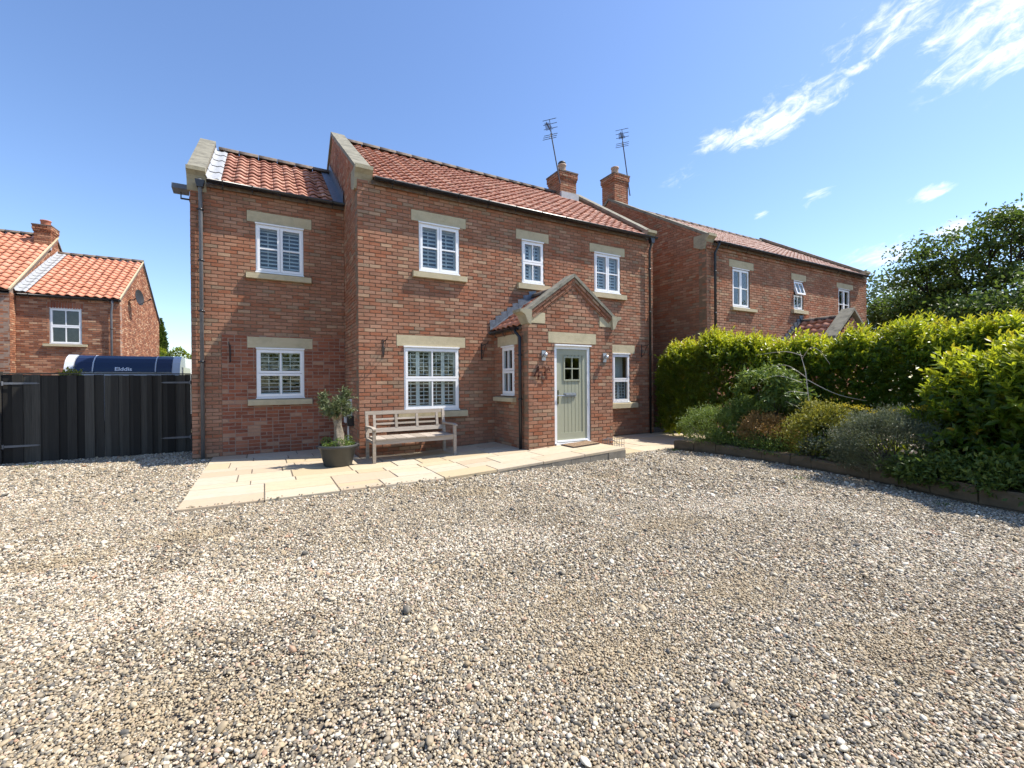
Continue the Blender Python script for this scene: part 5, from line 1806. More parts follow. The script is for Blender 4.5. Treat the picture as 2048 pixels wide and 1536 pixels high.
# ================================================================== hedge
def shoots(r, P, D, nl, Ll, spread=1.0, length=.22, young=None):
    """Upright shoots with leaves set spirally; returns leaf arrays and stem lines."""
    n = len(P)
    up = np.array([0, 0, 1.0])
    a1 = np.cross(D, np.where(np.abs(D[:, 2:3]) > .9, [[1.0, 0, 0]], [[0, 0, 1.0]])); a1 /= np.linalg.norm(a1, axis=1, keepdims=True)
    a2 = np.cross(D, a1)
    LP, LD, LN, LL, LR = [], [], [], [], []
    for k in range(nl):
        t = (k + .5) / nl
        ph = k * 2.4 + r.uniform(0, 6.28, n)[:1] * 0 + r.uniform(-.3, .3, n)
        rad = np.cos(ph)[:, None] * a1 + np.sin(ph)[:, None] * a2
        op = (1.15 - .75 * t) * spread
        d = D * (0.55 + .6 * t) + rad * op + r.normal(0, .12, (n, 3))
        LP.append(P + D * (np.asarray(length) * t)[:, None])
        LD.append(d)
        LN.append(D * 1.0 - rad * .35 + r.normal(0, .2, (n, 3)))
        LL.append(Ll * (1.08 - .45 * t) * r.uniform(.8, 1.15, n))
        LR.append((young if young is not None else np.zeros(n)) * (.45 + .55 * t) + r.uniform(0, .18, n))
    return np.concatenate(LP), np.concatenate(LD), np.concatenate(LN), np.concatenate(LL), np.concatenate(LR)

def hedge(name, label, base, surf, n_shoot, n_fill, seed, Ll=.13, n_ind=0, amber=.004):
    r = np.random.default_rng(seed)
    hd = thing(name, label, 'hedge', base)
    P, Nn, topf = surf(n_shoot, r, 0.0)
    D = Nn * .75 + np.array([0, 0, .75]) + r.normal(0, .28, P.shape); D /= np.linalg.norm(D, axis=1, keepdims=True)
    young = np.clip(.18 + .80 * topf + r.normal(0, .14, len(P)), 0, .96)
    ln_ = .14 + .22 * r.random(len(P)) ** 2 * (.35 + .65 * topf)
    A = shoots(r, P, D, 10, Ll, 1.0, ln_, young)
    P2, N2, t2 = surf(n_fill, r, 1.0)
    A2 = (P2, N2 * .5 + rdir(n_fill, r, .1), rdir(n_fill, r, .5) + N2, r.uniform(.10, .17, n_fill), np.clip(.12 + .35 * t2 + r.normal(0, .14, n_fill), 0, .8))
    LP, LD, LN, LL, LR = [np.concatenate([a, b_]) for a, b_ in zip(A, A2)]
    y_ = r.random(len(LR)) < amber
    LR[y_] = 1.0
    V, F, k = leaves(LP, LD, LN, LL, LL * r.uniform(.34, .44, len(LL)), fold=.16, droop=.16, wide=True)
    d = LP - CAM
    dist = np.linalg.norm(d, axis=1); dep = d @ CW
    sc = 1 / dist
    sc[(np.abs((d @ CR) / np.maximum(dep, .1)) > 1.15) | (dep < .3)] = 0
    sc[len(A[0]):] = 0
    ind = np.argsort(-sc)[:n_ind]
    isd = np.zeros(len(LP), bool); isd[ind] = True
    F0 = F.reshape(len(LP), -1, 3)[0]
    for i in ind:
        me = mesh_np('leaf', V[i] - LP[i], F0, L_LAUREL, False, np.full(k, np.clip(LR[i], 0, 1)))
        link('leaf', me, hd, LP[i])
    W = V[~isd]; nW = len(W)
    FF = (F0[None] + k * np.arange(nW)[:, None, None]).reshape(-1, 3)
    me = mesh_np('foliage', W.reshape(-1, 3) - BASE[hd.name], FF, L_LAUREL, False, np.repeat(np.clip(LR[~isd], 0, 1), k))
    link('foliage', me, hd)['kind'] = 'stuff'
    return hd
HS = 1.095
HY = np.array([-9.6, -8.2, -7.4, -6.8, -6.4, -5.8, -5.2, -4.65, -3.8, -3.2, -2.2, -1.5, -.93, -.45])
HT = np.array([2.15, 2.2, 2.22, 2.24, 2.27, 2.36, 2.28, 2.24, 2.16, 2.28, 2.40, 2.30, 2.16, 1.95])
HT = 1.448 + (HT - 1.448) * HS - np.where(HY < -4, .10, .02)
HY = np.minimum(-9.01 + (HY + 9.01) * HS, -.12 - .01 * np.arange(14)[::-1])
def surf_main(n, r, inner):
    y = r.uniform(-9.3, -.12, n)
    h = np.interp(y, HY, HT) - .14 + .34 * (vnoise(y, y * 0, .42) - .5) + .16 * (vnoise(y + 5, y * 0, .17) - .5)
    u = r.random(n)
    xf = 8.12 + .5 * (vnoise(y, y * 0 + 3, .6) - .5)
    top = u > .62
    z = np.where(top, h, .05 + (h - .05) * r.random(n) ** .8)
    x = np.where(top, xf + .12 + .95 * r.random(n), xf)
    bev = np.clip((z - (h - .35)) / .35, 0, 1)
    x = np.where(top, x, xf + .22 * bev ** 2)
    end = (~top) & (r.random(n) < .10)
    y = np.where(end, -.15 - .1 * r.random(n), y); x = np.where(end, 8.2 + .9 * r.random(n), x)
    z = np.where(end, np.minimum(z, 2.0), z)
    Nn = np.where(top[:, None], [[-.15, 0, 1.0]], np.where(end[:, None], [[-.3, 1.0, .1]], np.column_stack([-1.0 + 0 * z, 0 * z, .15 + .6 * bev])))
    P = np.column_stack([x, y, z])
    if inner: P = P - Nn * (r.random(n) * .38)[:, None]
    topf = np.where(top, 1.0, np.clip((z - (h - .75)) / .75, 0, 1) ** 1.3 * .85)
    return P, Nn, topf
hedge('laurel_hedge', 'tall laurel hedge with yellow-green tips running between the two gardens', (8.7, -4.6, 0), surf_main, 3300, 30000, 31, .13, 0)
def surf_bush(n, r, inner):
    d = rdir(n, r, .35)
    c = np.array([6.80, -7.60, .84]); rad = np.array([.84, 1.10, .98])
    lob = 1 + .45 * (vnoise(d[:, 1] * 3 + d[:, 0], d[:, 2] * 3, .8) - .5)
    P = c + d * rad * lob[:, None]
    P[:, 2] = np.maximum(P[:, 2], .12)
    if inner: P = P - d * (r.random(n) * .45)[:, None]
    return P, d, np.clip((P[:, 2] - .75) / 1.0, 0, 1) ** 1.2
hedge('laurel_bush', 'rounded laurel bush with large glossy leaves overhanging the stone edging', (6.95, -7.55, 0), surf_bush, 950, 11000, 33, .15, 300, .010)

def surf_back(n, r, inner):
    x = r.uniform(-16, 14, n); h = 3.3 + .9 * (vnoise(x, x * 0, 1.3) - .5)
    top = r.random(n) < .3
    z = np.where(top, h, h * r.random(n)); y = np.where(top, -17.0 - 1.0 * r.random(n), -17.0)
    Nn = np.where(top[:, None], [[0, .2, 1.0]], [[0, 1.0, .2]])
    P = np.column_stack([x, y, z])
    if inner: P = P - Nn * (r.random(n) * .4)[:, None]
    return P, Nn, np.where(top, .8, .3 * z / 3.3)
hedge('boundary_hedge', 'tall green hedge seen only as a reflection in the ground floor windows', (-1, -17.4, 0), surf_back, 900, 12000, 38, .22)

# ================================================================== shrubs and flowers in the bed
def shrub(name, label, c, rad, n, mt, seed, ll=(.03, .05), lw=.4, up=.5, clumps=26, cl=.16, stems=10, cat='shrub', extra=None, group=None):
    r = np.random.default_rng(seed)
    sh = thing(name, label, cat, (c[0], c[1], .085), group)
    c, rad = np.array(c, float), np.array(rad, float)
    cd_ = rdir(clumps, r, .45)
    cc = c + cd_ * rad * (r.uniform(.55, 1.0, clumps) ** .6)[:, None]
    cc[:, 2] = np.maximum(cc[:, 2], .12)
    k = r.integers(0, clumps, n)
    P = cc[k] + r.normal(0, cl, (n, 3)) * np.array([1, 1, .8]) * rad.mean()
    P[:, 2] = np.maximum(P[:, 2], .10 + .04 * r.random(n))
    out = unit_rows(P - c)
    D = out * .6 + rdir(n, r, up) * .9
    hgt = np.clip((P[:, 2] - c[2]) / (rad[2] * 1.3) * .5 + .45, 0, 1)
    L_ = r.uniform(*ll, n)
    leaf_part('foliage', sh, (P, D, rdir(n, r, .9), L_, L_ * lw * r.uniform(.8, 1.2, n)), np.clip(hgt * .5 + r.random(n) * .5, 0, 1), mt, fold=.15)
    g = G()
    for i in range(stems):
        e = cc[i % clumps]
        b0 = np.array([c[0] + r.normal(0, .06), c[1] + r.normal(0, .06), .06])
        g.tube([b0, (b0 + e) / 2 + r.normal(0, .03, 3), e], [.010, .007, .003], 5)
    g.part('stem', BARK, sh)
    if extra: extra(sh, cc, r)
    return sh
def unit_rows(a): return a / (np.linalg.norm(a, axis=1, keepdims=True) + 1e-9)
shrub('shrub', 'dense small-leaved shrub at the path end of the bed', (6.55, -2.95, .45), (.56, .60, .42), 11000, L_GREEN, 41, (.026, .042), .45, .6, 60, .13, 14)
shrub('spirea', 'amber-leaved low shrub in the middle of the bed', (6.85, -4.0, .42), (.46, .52, .36), 8000, L_AMBER, 42, (.028, .046), .5, .6, 40, .15, 14)
shrub('spirea', 'golden green shrub between the amber shrub and the grey bush', (6.80, -4.9, .50), (.48, .64, .50), 9500, L_GOLD, 43, (.032, .055), .5, .6, 46, .15, 14)
shrub('lavender_bush', 'rounded grey-green bush with fine needle leaves spilling over the stones', (6.32, -6.1, .46), (.62, .72, .50), 30000, L_SAGE, 44, (.03, .055), .2, 1.0, 140, .12, 20)
shrub('drooping_shrub', 'tall shrub with long drooping pale green leaves before the hedge', (7.25, -3.75, 1.22), (.40, .66, .48), 2600, L_GREEN, 45, (.11, .16), .30, -.5, 26, .16, 12)
shrub('ground_cover', 'low green plants filling the bed edge beside the stones', (6.60, -4.5, .20), (.22, 1.2, .12), 5200, L_GREEN, 46, (.03, .06), .4, .6, 50, .22, 6, 'plant')
shrub('leafy_plant', 'pale broad-leaved plant at the foot of the golden shrub', (6.45, -5.15, .25), (.20, .34, .18), 700, L_SAGE, 47, (.05, .09), .45, .4, 18, .2, 6, 'plant')
shrub('shade_leaves', 'added dark leaves standing in for the deep shadow below the laurel bush', (5.92, -7.30, .20), (.28, 1.20, .22), 7000, L_TREE, 49, (.05, .09), .42, .1, 60, .16, 8, 'plant')  # added over the stones; its dark leaves stand in for deep shadow
shrub('shrub', 'dark green shrub wedged between the amber shrub and the path', (7.1, -3.3, .55), (.35, .45, .50), 6500, L_GREEN, 48, (.035, .06), .42, .5, 30, .16, 8)
def flower_heads(label, pts, seed):
    r = np.random.default_rng(seed)
    base = np.mean([p for p in pts], axis=0)
    fl = thing('yellow_flowers', label, 'flowers', (base[0], base[1], .085))
    g = G()
    P = []
    for p in pts:
        p = np.array(p, float)
        g.tube([(p[0] + .05, p[1] + .03, .09), (p[0] + .02, p[1], p[2] * .6), p], [.006, .005, .004], 5)
        q = p + r.normal(0, 1, (60, 3)) * np.array([.05, .05, .016])
        P.append(q)
    g.part('stem', STEMM, fl)
    P = np.concatenate(P); n = len(P)
    leaf_part('flower_head', fl, (P, rdir(n, r, .8), rdir(n, r, 2.0), r.uniform(.02, .032, n), r.uniform(.014, .022, n)), r.random(n), L_YEL)
flower_heads('flat yellow flower heads rising behind the grey-green bush', [(6.75, -5.62, .98), (6.72, -5.78, .93), (6.8, -5.5, 1.0), (6.7, -6.0, .97), (6.66, -6.35, 1.02), (6.6, -6.5, 1.06), (6.68, -6.6, .92), (6.82, -5.3, 1.02)], 51)
flower_heads('small yellow flower head low against the stone edging', [(6.05, -6.45, .27), (6.03, -6.52, .24)], 52)
# bare bleached branches standing out of the hedge
DB = thing('dead_branch', 'bare bleached branches arching out in front of the hedge', 'branches', (7.2, -4.3, .085))
g = G()
g.tube([(7.15, -4.65, .1), (7.15, -4.62, .8), (7.13, -4.55, 1.6), (7.12, -4.45, 2.0)], [.015, .012, .009, .004], 6)
for pts in ([(7.13, -4.55, 1.5), (7.0, -4.35, 1.72), (6.95, -4.15, 1.75), (6.95, -3.85, 1.62)],
            [(7.1, -4.5, 1.4), (6.95, -4.2, 1.55), (6.9, -3.95, 1.50), (6.9, -3.8, 1.38)],
            [(7.1, -4.6, 1.45), (7.0, -4.9, 1.30), (6.95, -5.2, 1.17), (6.9, -5.6, 1.1)],
            [(7.12, -4.5, 1.85), (7.0, -4.7, 2.08), (6.95, -4.9, 1.95), (6.92, -5.05, 1.72)],
            [(7.12, -4.5, 1.9), (7.0, -4.3, 2.0), (6.95, -4.0, 1.98), (6.9, -3.75, 1.95)],
            [(7.1, -4.6, 1.2), (6.98, -4.35, 1.25), (6.92, -4.2, 1.12)],
            [(7.1, -4.62, .7), (6.98, -4.5, .95), (6.92, -4.3, 1.05)], [(7.1, -4.62, .6), (7.0, -4.8, .9), (6.95, -4.9, 1.1)]):
    P = np.array(pts)
    t_ = np.linspace(0, 1, 9)
    cs = np.column_stack([np.interp(t_, np.linspace(0, 1, len(P)), P[:, i]) for i in range(3)])
    cs[1:-1] = (cs[:-2] + 2 * cs[1:-1] + cs[2:]) / 4
    g.tube(cs, np.linspace(.007, .002, 9), 5)
g.part('branch', TWIG, DB)
# weeds in the gravel
def tuft(label, c, n, h, seed):
    r = np.random.default_rng(seed)
    P = np.array([c[0], c[1], -.045]) + np.column_stack([r.normal(0, .05, (n, 2)), 0 * r.random(n)])
    D = rdir(n, r, 1.6)
    tf = thing('grass_tuft', label, 'grass', (c[0], c[1], -.045))
    leaf_part('blades', tf, (P, D, rdir(n, r, .2), r.uniform(.4, 1, n) * h, np.full(n, .008)), r.random(n), L_GREEN)
tuft('small green weed tuft in the gravel near the bed stones', (5.35, -5.35), 70, .07, 61)
tuft('dry grassy weeds at the foot of the gate hinged far from the house', (-5.35, 2.25), 60, .10, 62)
tuft('green weeds in the gravel at the corner of the bed', (5.95, -2.55), 120, .09, 63)
tuft('green sprig in the shaded gravel below the laurel bush', (5.3, -7.0), 50, .07, 64)

# ================================================================== trees 
def tree(name, label, base, height, crown_r, seed, mt, nleaf=60, ls=(.08, .14), trunk=.22, lean=(0, 0), levels=4, first=.32, cat='tree', spread=.95, cl=.32):
    r = np.random.default_rng(seed)
    t_ = thing(name, label, cat, base)
    g = G()
    tips = []
    base = np.array(base, float)
    def branch(p, d, ln, rad, lev):
        pts, rr = [p], [rad]
        q, dd = p, d
        ns = 4
        for k in range(ns):
            dd = unit(dd + r.normal(0, .16, 3) + np.array([0, 0, .05 if lev < 2 else -.02]))
            q = q + dd * ln / ns
            pts.append(q); rr.append(rad * (1 - .5 * (k + 1) / ns))
        g.tube(pts, rr, 7 if lev < 2 else 5)
        if lev >= levels:
            tips.append((q, dd)); tips.append((pts[2], dd)); return
        nb = int(r.integers(2, 4)) + (2 if lev == 0 else 0)
        for k in range(nb):
            a = 2 * math.pi * k / nb + r.uniform(-.5, .5)
            s1 = unit(np.cross(dd, (0.3, .2, 1))); s2 = np.cross(dd, s1)
            sp = r.uniform(.55, 1.0) * spread
            nd_ = unit(dd + (math.cos(a) * s1 + math.sin(a) * s2) * sp)
            st_ = pts[-1] if k < 2 else pts[r.integers(2, 5)]
            branch(st_, nd_, ln * r.uniform(.62, .84), rr[-1] * .82, lev + 1)
    branch(base, unit((lean[0], lean[1], 1)), height * first, trunk, 0)
    g.part('trunk', BARK, t_, smooth='auto')
    C_ = np.array([q for q, _ in tips])
    n = len(C_) * nleaf
    P = np.repeat(C_, nleaf, 0) + r.normal(0, cl, (n, 3)) * np.array([1, 1, .6])
    L_ = r.uniform(*ls, n)
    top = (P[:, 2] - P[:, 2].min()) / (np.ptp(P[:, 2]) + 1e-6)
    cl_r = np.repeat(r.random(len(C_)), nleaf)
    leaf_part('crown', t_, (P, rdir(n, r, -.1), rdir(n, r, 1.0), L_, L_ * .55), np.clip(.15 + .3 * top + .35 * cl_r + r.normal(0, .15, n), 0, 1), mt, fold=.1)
    return t_, P
def lobed_tree(name, label, base, lobes, seed, mt, per=16, nleaf=120, ls=(.12, .2), trunk=.24, fork=.45, cl=.30):
    """A trunk that forks into one limb for each lobe of the crown, twigs to the leaf clumps."""
    r = np.random.default_rng(seed)
    t_ = thing(name, label, 'tree', base)
    base = np.array(base, float)
    g = G()
    L_ = np.array(lobes)
    top = L_[:, 2].max()
    fk = base + np.array([0, 0, top * fork])
    g.tube([base, (base + fk) / 2 + r.normal(0, .08, 3), fk], [trunk, trunk * .85, trunk * .7], 9)
    C_ = []
    for (x, y, z, rad) in lobes:
        c = np.array([x, y, z])
        m1 = fk + (c - fk) * .45 + r.normal(0, .18, 3) + np.array([0, 0, -.15])
        g.tube([fk - (0, 0, .2), fk + (m1 - fk) * .5 + r.normal(0, .06, 3), m1, c], [trunk * .5, trunk * .38, trunk * .28, trunk * .14], 7)
        for k in range(per):
            d = rdir(1, r, .15)[0]
            q = c + d * rad * r.uniform(.45, 1.0)
            g.tube([c + (m1 - c) * r.uniform(0, .5), (c + q) / 2 + r.normal(0, .08, 3), q], [trunk * .11, trunk * .07, trunk * .03], 5)
            C_.append(q)
    g.part('trunk', BARK, t_, smooth='auto')
    C_ = np.array(C_)
    n = len(C_) * nleaf
    sc = np.repeat(r.uniform(.6, 1.25, len(C_)), nleaf)[:, None] * cl
    P = np.repeat(C_, nleaf, 0) + r.normal(0, 1, (n, 3)) * sc * np.array([1.1, 1.1, .5])
    l_ = r.uniform(*ls, n)
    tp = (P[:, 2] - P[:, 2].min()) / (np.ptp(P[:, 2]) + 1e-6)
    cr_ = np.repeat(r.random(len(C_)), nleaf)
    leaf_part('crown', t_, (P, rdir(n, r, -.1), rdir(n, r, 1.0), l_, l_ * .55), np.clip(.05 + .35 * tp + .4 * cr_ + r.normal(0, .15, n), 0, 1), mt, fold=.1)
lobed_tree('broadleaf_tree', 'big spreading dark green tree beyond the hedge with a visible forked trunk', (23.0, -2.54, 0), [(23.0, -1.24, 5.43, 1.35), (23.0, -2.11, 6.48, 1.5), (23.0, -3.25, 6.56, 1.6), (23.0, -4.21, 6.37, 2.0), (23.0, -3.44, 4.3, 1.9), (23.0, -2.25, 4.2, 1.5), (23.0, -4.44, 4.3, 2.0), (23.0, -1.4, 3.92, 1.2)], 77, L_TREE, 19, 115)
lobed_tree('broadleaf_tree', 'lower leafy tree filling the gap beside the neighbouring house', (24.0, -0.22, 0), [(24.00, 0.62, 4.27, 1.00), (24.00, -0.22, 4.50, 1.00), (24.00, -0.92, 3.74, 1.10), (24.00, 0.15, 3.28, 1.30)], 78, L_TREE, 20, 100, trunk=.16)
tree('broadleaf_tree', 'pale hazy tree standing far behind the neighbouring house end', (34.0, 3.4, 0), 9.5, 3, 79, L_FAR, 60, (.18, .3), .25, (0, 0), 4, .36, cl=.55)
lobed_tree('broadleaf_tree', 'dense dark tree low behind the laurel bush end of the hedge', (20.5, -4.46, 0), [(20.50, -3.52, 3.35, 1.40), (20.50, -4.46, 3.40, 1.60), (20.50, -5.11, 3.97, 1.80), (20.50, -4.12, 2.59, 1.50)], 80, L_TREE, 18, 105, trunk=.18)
# columnar conifer far behind the orange-tiled house
def conifer(label, base, h, rad, seed):
    r = np.random.default_rng(seed)
    t_ = thing('conifer_tree', label, 'tree', base)
    g = G(); g.tube([base, (base[0], base[1], h * .95)], [.15, .02], 8); g.part('trunk', BARK, t_)
    n = 5200
    u = r.random(n) ** .8
    z = u * h
    rr = rad * (1 - u) ** .65 * (.75 + .35 * r.random(n)) * (.8 + .4 * vnoise(z * 2, r.uniform(0, 1, n) * 4, .6))
    a = r.uniform(0, 2 * np.pi, n)
    P = np.column_stack([base[0] + rr * np.cos(a), base[1] + rr * np.sin(a), z])
    D = np.column_stack([np.cos(a), np.sin(a), .9 + 0 * a])
    leaf_part('crown', t_, (P, D, rdir(n, r), r.uniform(.25, .4, n), r.uniform(.08, .14, n)), r.random(n) * .35, L_TREE)
conifer('dark conifer showing past the gable of the orange-tiled house', (-7.75, 28.0, 0), 5.7, .75, 91)
# far roofs
def far_house(label, x0, x1, y0, y1, ze, zr, m_wall, m_roof):
    h = thing('distant_house', label, 'house', ((x0 + x1) / 2, (y0 + y1) / 2, 0))
    xm = (x0 + x1) / 2
    g = G(); g.prism([(x0, -.06), (x1, -.06), (x1, ze), (xm, zr - .06), (x0, ze)], 1, y0, y1); g.part('wall', m_wall, h)
    for sg, xa in ((1, x0 - .2), (-1, x1 + .2)):
        n = 9
        for k in range(n):
            t0, t1 = k / n, (k + 1) / n + .02
            p0 = (xa + (xm - xa) * t0, ze - .1 + (zr - ze + .1) * t0); p1 = (xa + (xm - xa) * min(t1, 1), ze - .1 + (zr - ze + .1) * min(t1, 1))
            g = G(); g.prism([(p0[0], p0[1] + .05), (p1[0], p1[1] + .02), (p1[0], p1[1] - .02), (p0[0], p0[1])], 1, y0 - .15, y1 + .15, k / n); g.part('roof_course', m_roof, h)
    g = G(); g.box(xm - .5, xm + .5, y0 - .03, y0 - .005, 1.2, 2.2); g.part('window', NAVY, h)
    return h
BROWNT = simple('brown roof', (.22, .17, .13), 0.9, 0, 0.25, 6)
far_house('small brown-roofed house far beyond the conifer', -13.0, -8.2, 38, 46, 3.0, 5.0, BROWNT, BROWNT)
PALEB = simple('far brick', (.36, .24, .19), 0.9, 0, 0.2, 3)
far_house('far pale brick house glimpsed between the tree branches', 34, 42, -9.5, -2.5, 2.6, 5.4, PALEB, BROWNT)
# garden greenery behind the gate
shrub('shrub', 'pale leafy shrub peeping over the boarded gate', (-5.35, 4.2, 1.35), (.30, .3, .42), 900, L_GOLD, 95, (.05, .09), .5, .5, 14, .2, 6)
def surf_far(n, r, inner):
    x = r.uniform(-6.6, -2.9, n); h = 2.5 + .5 * (vnoise(x, x * 0, .5) - .5)
    top = r.random(n) < .4
    z = np.where(top, h, h * r.random(n)); y = np.where(top, 13.2 + .8 * r.random(n), 13.2)
    Nn = np.where(top[:, None], [[0, -.2, 1.0]], [[0, -1.0, .2]])
    P = np.column_stack([x, y + 7.6, z * 1.25])
    if inner: P = P - Nn * (r.random(n) * .3)[:, None]
    return P, Nn, np.where(top, .32, .2 * z / 2.5)
hedge('garden_hedge', 'clipped garden hedge behind the caravan beside the orange-tiled house', (-4.8, 21.0, 0), surf_far, 260, 1800, 36, .16)

# ================================================================== loose gravel
def gravel_points():
    r = np.random.default_rng(12)
    out = []
    for (d0, d1, sp, sz) in ((1.2, 3.3, .0104, .58), (3.3, 5.6, .0134, .70), (5.6, 13.0, .0190, .95)):
        x = np.arange(-10, 9, sp); y = np.arange(-9.2, 3.4, sp)
        if sp < .012:
            x = np.arange(-5, 4, sp); y = np.arange(-9, -4, sp)
        X, Y = np.meshgrid(x, y)
        X = X.ravel() + r.uniform(-.55, .55, X.size) * sp; Y = Y.ravel() + r.uniform(-.55, .55, X.size) * sp
        dx, dy = X - CAM[0], Y - CAM[1]
        dep = dx * CW[0] + dy * CW[1]
        lat = np.abs(dx * CR[0] + dy * CR[1])
        k = (dep >= d0) & (dep < d1) & (lat < dep * 1.22 + .35)
        X, Y = X[k], Y[k]
        # not on the patio, in the house, the bed, behind the gates
        pat = (X > XL - .005) & (X < XR + .005) & (Y > YF - .004)
        pat |= (X >= XR) & (Y > -2.285) | (X > EX - .01) & (Y > EY - .01) | (X > XR) & (X < 9) & (Y > -2.285)
        bed = X > np.interp(-Y, [-p[1] for p in KX], [p[0] for p in KX]) - .055
        bed &= Y < -2.2
        k = ~(pat | bed | (Y > GY + .3))
        X, Y = X[k], Y[k]
        sand = vnoise(X, Y, .55) * .6 + vnoise(X + 9, Y + 4, .21) * .4
        keep = r.random(len(X)) < np.where(sand > .68, .6, 1.0)
        # a few stones kicked on to the slabs stay out; thin drift at the joints
        X, Y = X[keep], Y[keep]
        out.append(np.column_stack([X, Y, np.full(len(X), sz)]))
    A = np.concatenate(out)
    # some stray pebbles lying on the paving edge
    m = 60
    A = np.vstack([A, np.column_stack([r.uniform(XL, 1.0, m), YF + np.abs(r.normal(0, .05, m)), np.full(m, -1.0)])])
    return A
A = gravel_points()
r = np.random.default_rng(13)
n = len(A)
sz = np.abs(A[:, 2])
s0 = .0098 * sz * np.exp(r.normal(0, .30, n))
s0 *= np.where(r.random(n) < .012, 1.9, 1.0)
scl = np.column_stack([s0 * r.uniform(.95, 1.45, n), s0 * r.uniform(.75, 1.05, n), s0 * r.uniform(.5, .85, n)])
patch = vnoise(A[:, 0] * .9 + A[:, 1] * .3, A[:, 1], 1.1) * .6 + vnoise(A[:, 0], A[:, 1], .4) * .4
white = .55 * np.clip((patch - .52) * 5, 0, 1)
# pale gravel thrown up along the tyre tracks, worn tan patches between them
def seg_dist(px_, py_, a, b_):
    ax_, ay_ = b_[0] - a[0], b_[1] - a[1]
    t_ = np.clip(((px_ - a[0]) * ax_ + (py_ - a[1]) * ay_) / (ax_ * ax_ + ay_ * ay_), 0, 1)
    return np.hypot(px_ - a[0] - t_ * ax_, py_ - a[1] - t_ * ay_)
wob = .35 * (vnoise(A[:, 0], A[:, 1], .35) - .5)
for tr_ in [[(-3.93, -3.18), (-2.76, -4.4), (-2.03, -5.21), (-1.02, -5.21), (0.07, -5.26), (0.87, -5.58)], [(2.73, -5.51), (3.95, -5.87), (4.15, -6.81), (3.62, -7.82)], [(-2.42, -5.29), (-1.73, -5.16), (-0.74, -5.69)]]:
    for q in range(len(tr_) - 1):
        white = np.maximum(white, np.clip(1.25 - (seg_dist(A[:, 0], A[:, 1], tr_[q], tr_[q + 1]) + wob) / .42, 0, 1))
worn = np.zeros(n)
for (wx, wy) in [(-2.19, -3.69), (0.91, -3.59), (2.98, -3.75), (2.02, -5.83), (-1.45, -6.73), (-3.19, -3.93), (0.17, -6.65), (0.2, -3.0), (0.06, -7.16), (-2.08, -6.51), (1.37, -7.11), (1.41, -7.94)]:
    worn = np.maximum(worn, np.clip(1.2 - np.hypot((A[:, 0] - wx) * .8, (A[:, 1] - wy) * 1.4) / .38 + 1.6 * wob, 0, 1))
white = white * (1 - worn)
rnd = r.random(n)
rnd = np.where(r.random(n) < white * .45, .74 + .26 * r.random(n), rnd)
sandy = vnoise(A[:, 0], A[:, 1], .55) * .6 + vnoise(A[:, 0] + 9, A[:, 1] + 4, .21) * .4
rnd = np.where(r.random(n) < .8 * worn, .46 + .27 * r.random(n), rnd)
scl = np.where((worn > .4)[:, None], scl * .9, scl)
hz = .012 * (vnoise(A[:, 0], A[:, 1], .8) - .5)
z = np.where(A[:, 2] < 0, .006, GZ + .012 + hz + r.uniform(-.2, 1.1, n) * s0 * .9)
pts = np.column_stack([A[:, 0], A[:, 1], z])
me = bpy.data.meshes.new('gravel')
me.vertices.add(n)
me.vertices.foreach_set('co', pts.astype(np.float32).ravel())
def vatt(nm, ty, v, key):
    a = me.attributes.new(nm, ty, 'POINT'); a.data.foreach_set(key, v)
vatt('rnd', 'FLOAT', rnd.astype(np.float32), 'value')
vatt('pscale', 'FLOAT_VECTOR', scl.astype(np.float32).ravel(), 'vector')
vatt('prot', 'FLOAT_VECTOR', np.column_stack([r.normal(0, .35, n), r.normal(0, .35, n), r.uniform(0, 6.28, n)]).astype(np.float32).ravel(), 'vector')
vatt('kind_id', 'INT', r.integers(0, 5, n).astype(np.int32), 'value')
me.materials.append(PEBBLE)
gv = link('gravel', me, None, (0, 0, 0))
tag(gv, 'loose rounded cream and grey pebbles covering the drive', 'gravel', None, 'stuff')
ng = bpy.data.node_groups.new('scatter pebbles', 'GeometryNodeTree')
ng.interface.new_socket('Geometry', in_out='INPUT', socket_type='NodeSocketGeometry')
ng.interface.new_socket('Geometry', in_out='OUTPUT', socket_type='NodeSocketGeometry')
gi, go = ng.nodes.new('NodeGroupInput'), ng.nodes.new('NodeGroupOutput')
jn = ng.nodes.new('GeometryNodeJoinGeometry')
def named(nm, ty):
    q = ng.nodes.new('GeometryNodeInputNamedAttribute'); q.data_type = ty; q.inputs['Name'].default_value = nm
    return q.outputs['Attribute']
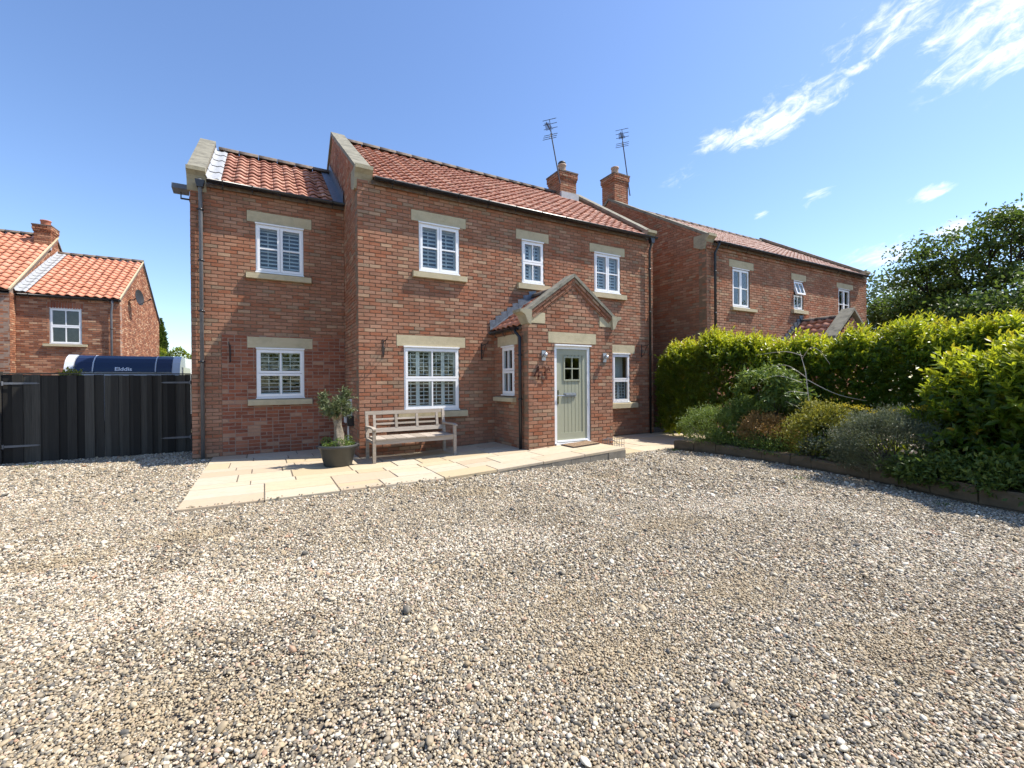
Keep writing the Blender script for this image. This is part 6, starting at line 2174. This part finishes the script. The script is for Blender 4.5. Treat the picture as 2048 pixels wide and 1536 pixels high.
a_s, a_r, a_k = named('pscale', 'FLOAT_VECTOR'), named('prot', 'FLOAT_VECTOR'), named('kind_id', 'INT')
e2r = ng.nodes.new('FunctionNodeEulerToRotation')
ng.links.new(a_r, e2r.inputs[0])
for k in range(5):
    ico = ng.nodes.new('GeometryNodeMeshIcoSphere'); ico.inputs['Radius'].default_value = 1.0; ico.inputs['Subdivisions'].default_value = 2
    nz_ = ng.nodes.new('ShaderNodeTexNoise'); nz_.noise_dimensions = '4D'; nz_.inputs['W'].default_value = k * 7.3; nz_.inputs['Scale'].default_value = .9; nz_.inputs['Detail'].default_value = 2
    sub = ng.nodes.new('ShaderNodeVectorMath'); sub.operation = 'SUBTRACT'; sub.inputs[1].default_value = (.5, .5, .5)
    ng.links.new(nz_.outputs['Color'], sub.inputs[0])
    scn = ng.nodes.new('ShaderNodeVectorMath'); scn.operation = 'SCALE'; scn.inputs['Scale'].default_value = 1.5
    ng.links.new(sub.outputs[0], scn.inputs[0])
    sp = ng.nodes.new('GeometryNodeSetPosition')
    ng.links.new(ico.outputs['Mesh'], sp.inputs['Geometry']); ng.links.new(scn.outputs[0], sp.inputs['Offset'])
    ss = ng.nodes.new('GeometryNodeSetShadeSmooth'); ng.links.new(sp.outputs[0], ss.inputs[0])
    sm = ng.nodes.new('GeometryNodeSetMaterial'); sm.inputs['Material'].default_value = PEBBLE; ng.links.new(ss.outputs[0], sm.inputs[0])
    eq = ng.nodes.new('FunctionNodeCompare'); eq.data_type = 'INT'; eq.operation = 'EQUAL'
    ng.links.new(a_k, eq.inputs[2]); eq.inputs[3].default_value = k
    ip = ng.nodes.new('GeometryNodeInstanceOnPoints')
    ng.links.new(gi.outputs[0], ip.inputs['Points']); ng.links.new(eq.outputs[0], ip.inputs['Selection']); ng.links.new(sm.outputs[0], ip.inputs['Instance'])
    ng.links.new(e2r.outputs[0], ip.inputs['Rotation']); ng.links.new(a_s, ip.inputs['Scale'])
    ng.links.new(ip.outputs[0], jn.inputs[0])
ng.links.new(jn.outputs[0], go.inputs[0])
md = gv.modifiers.new('pebbles', 'NODES')
md.node_group = ng
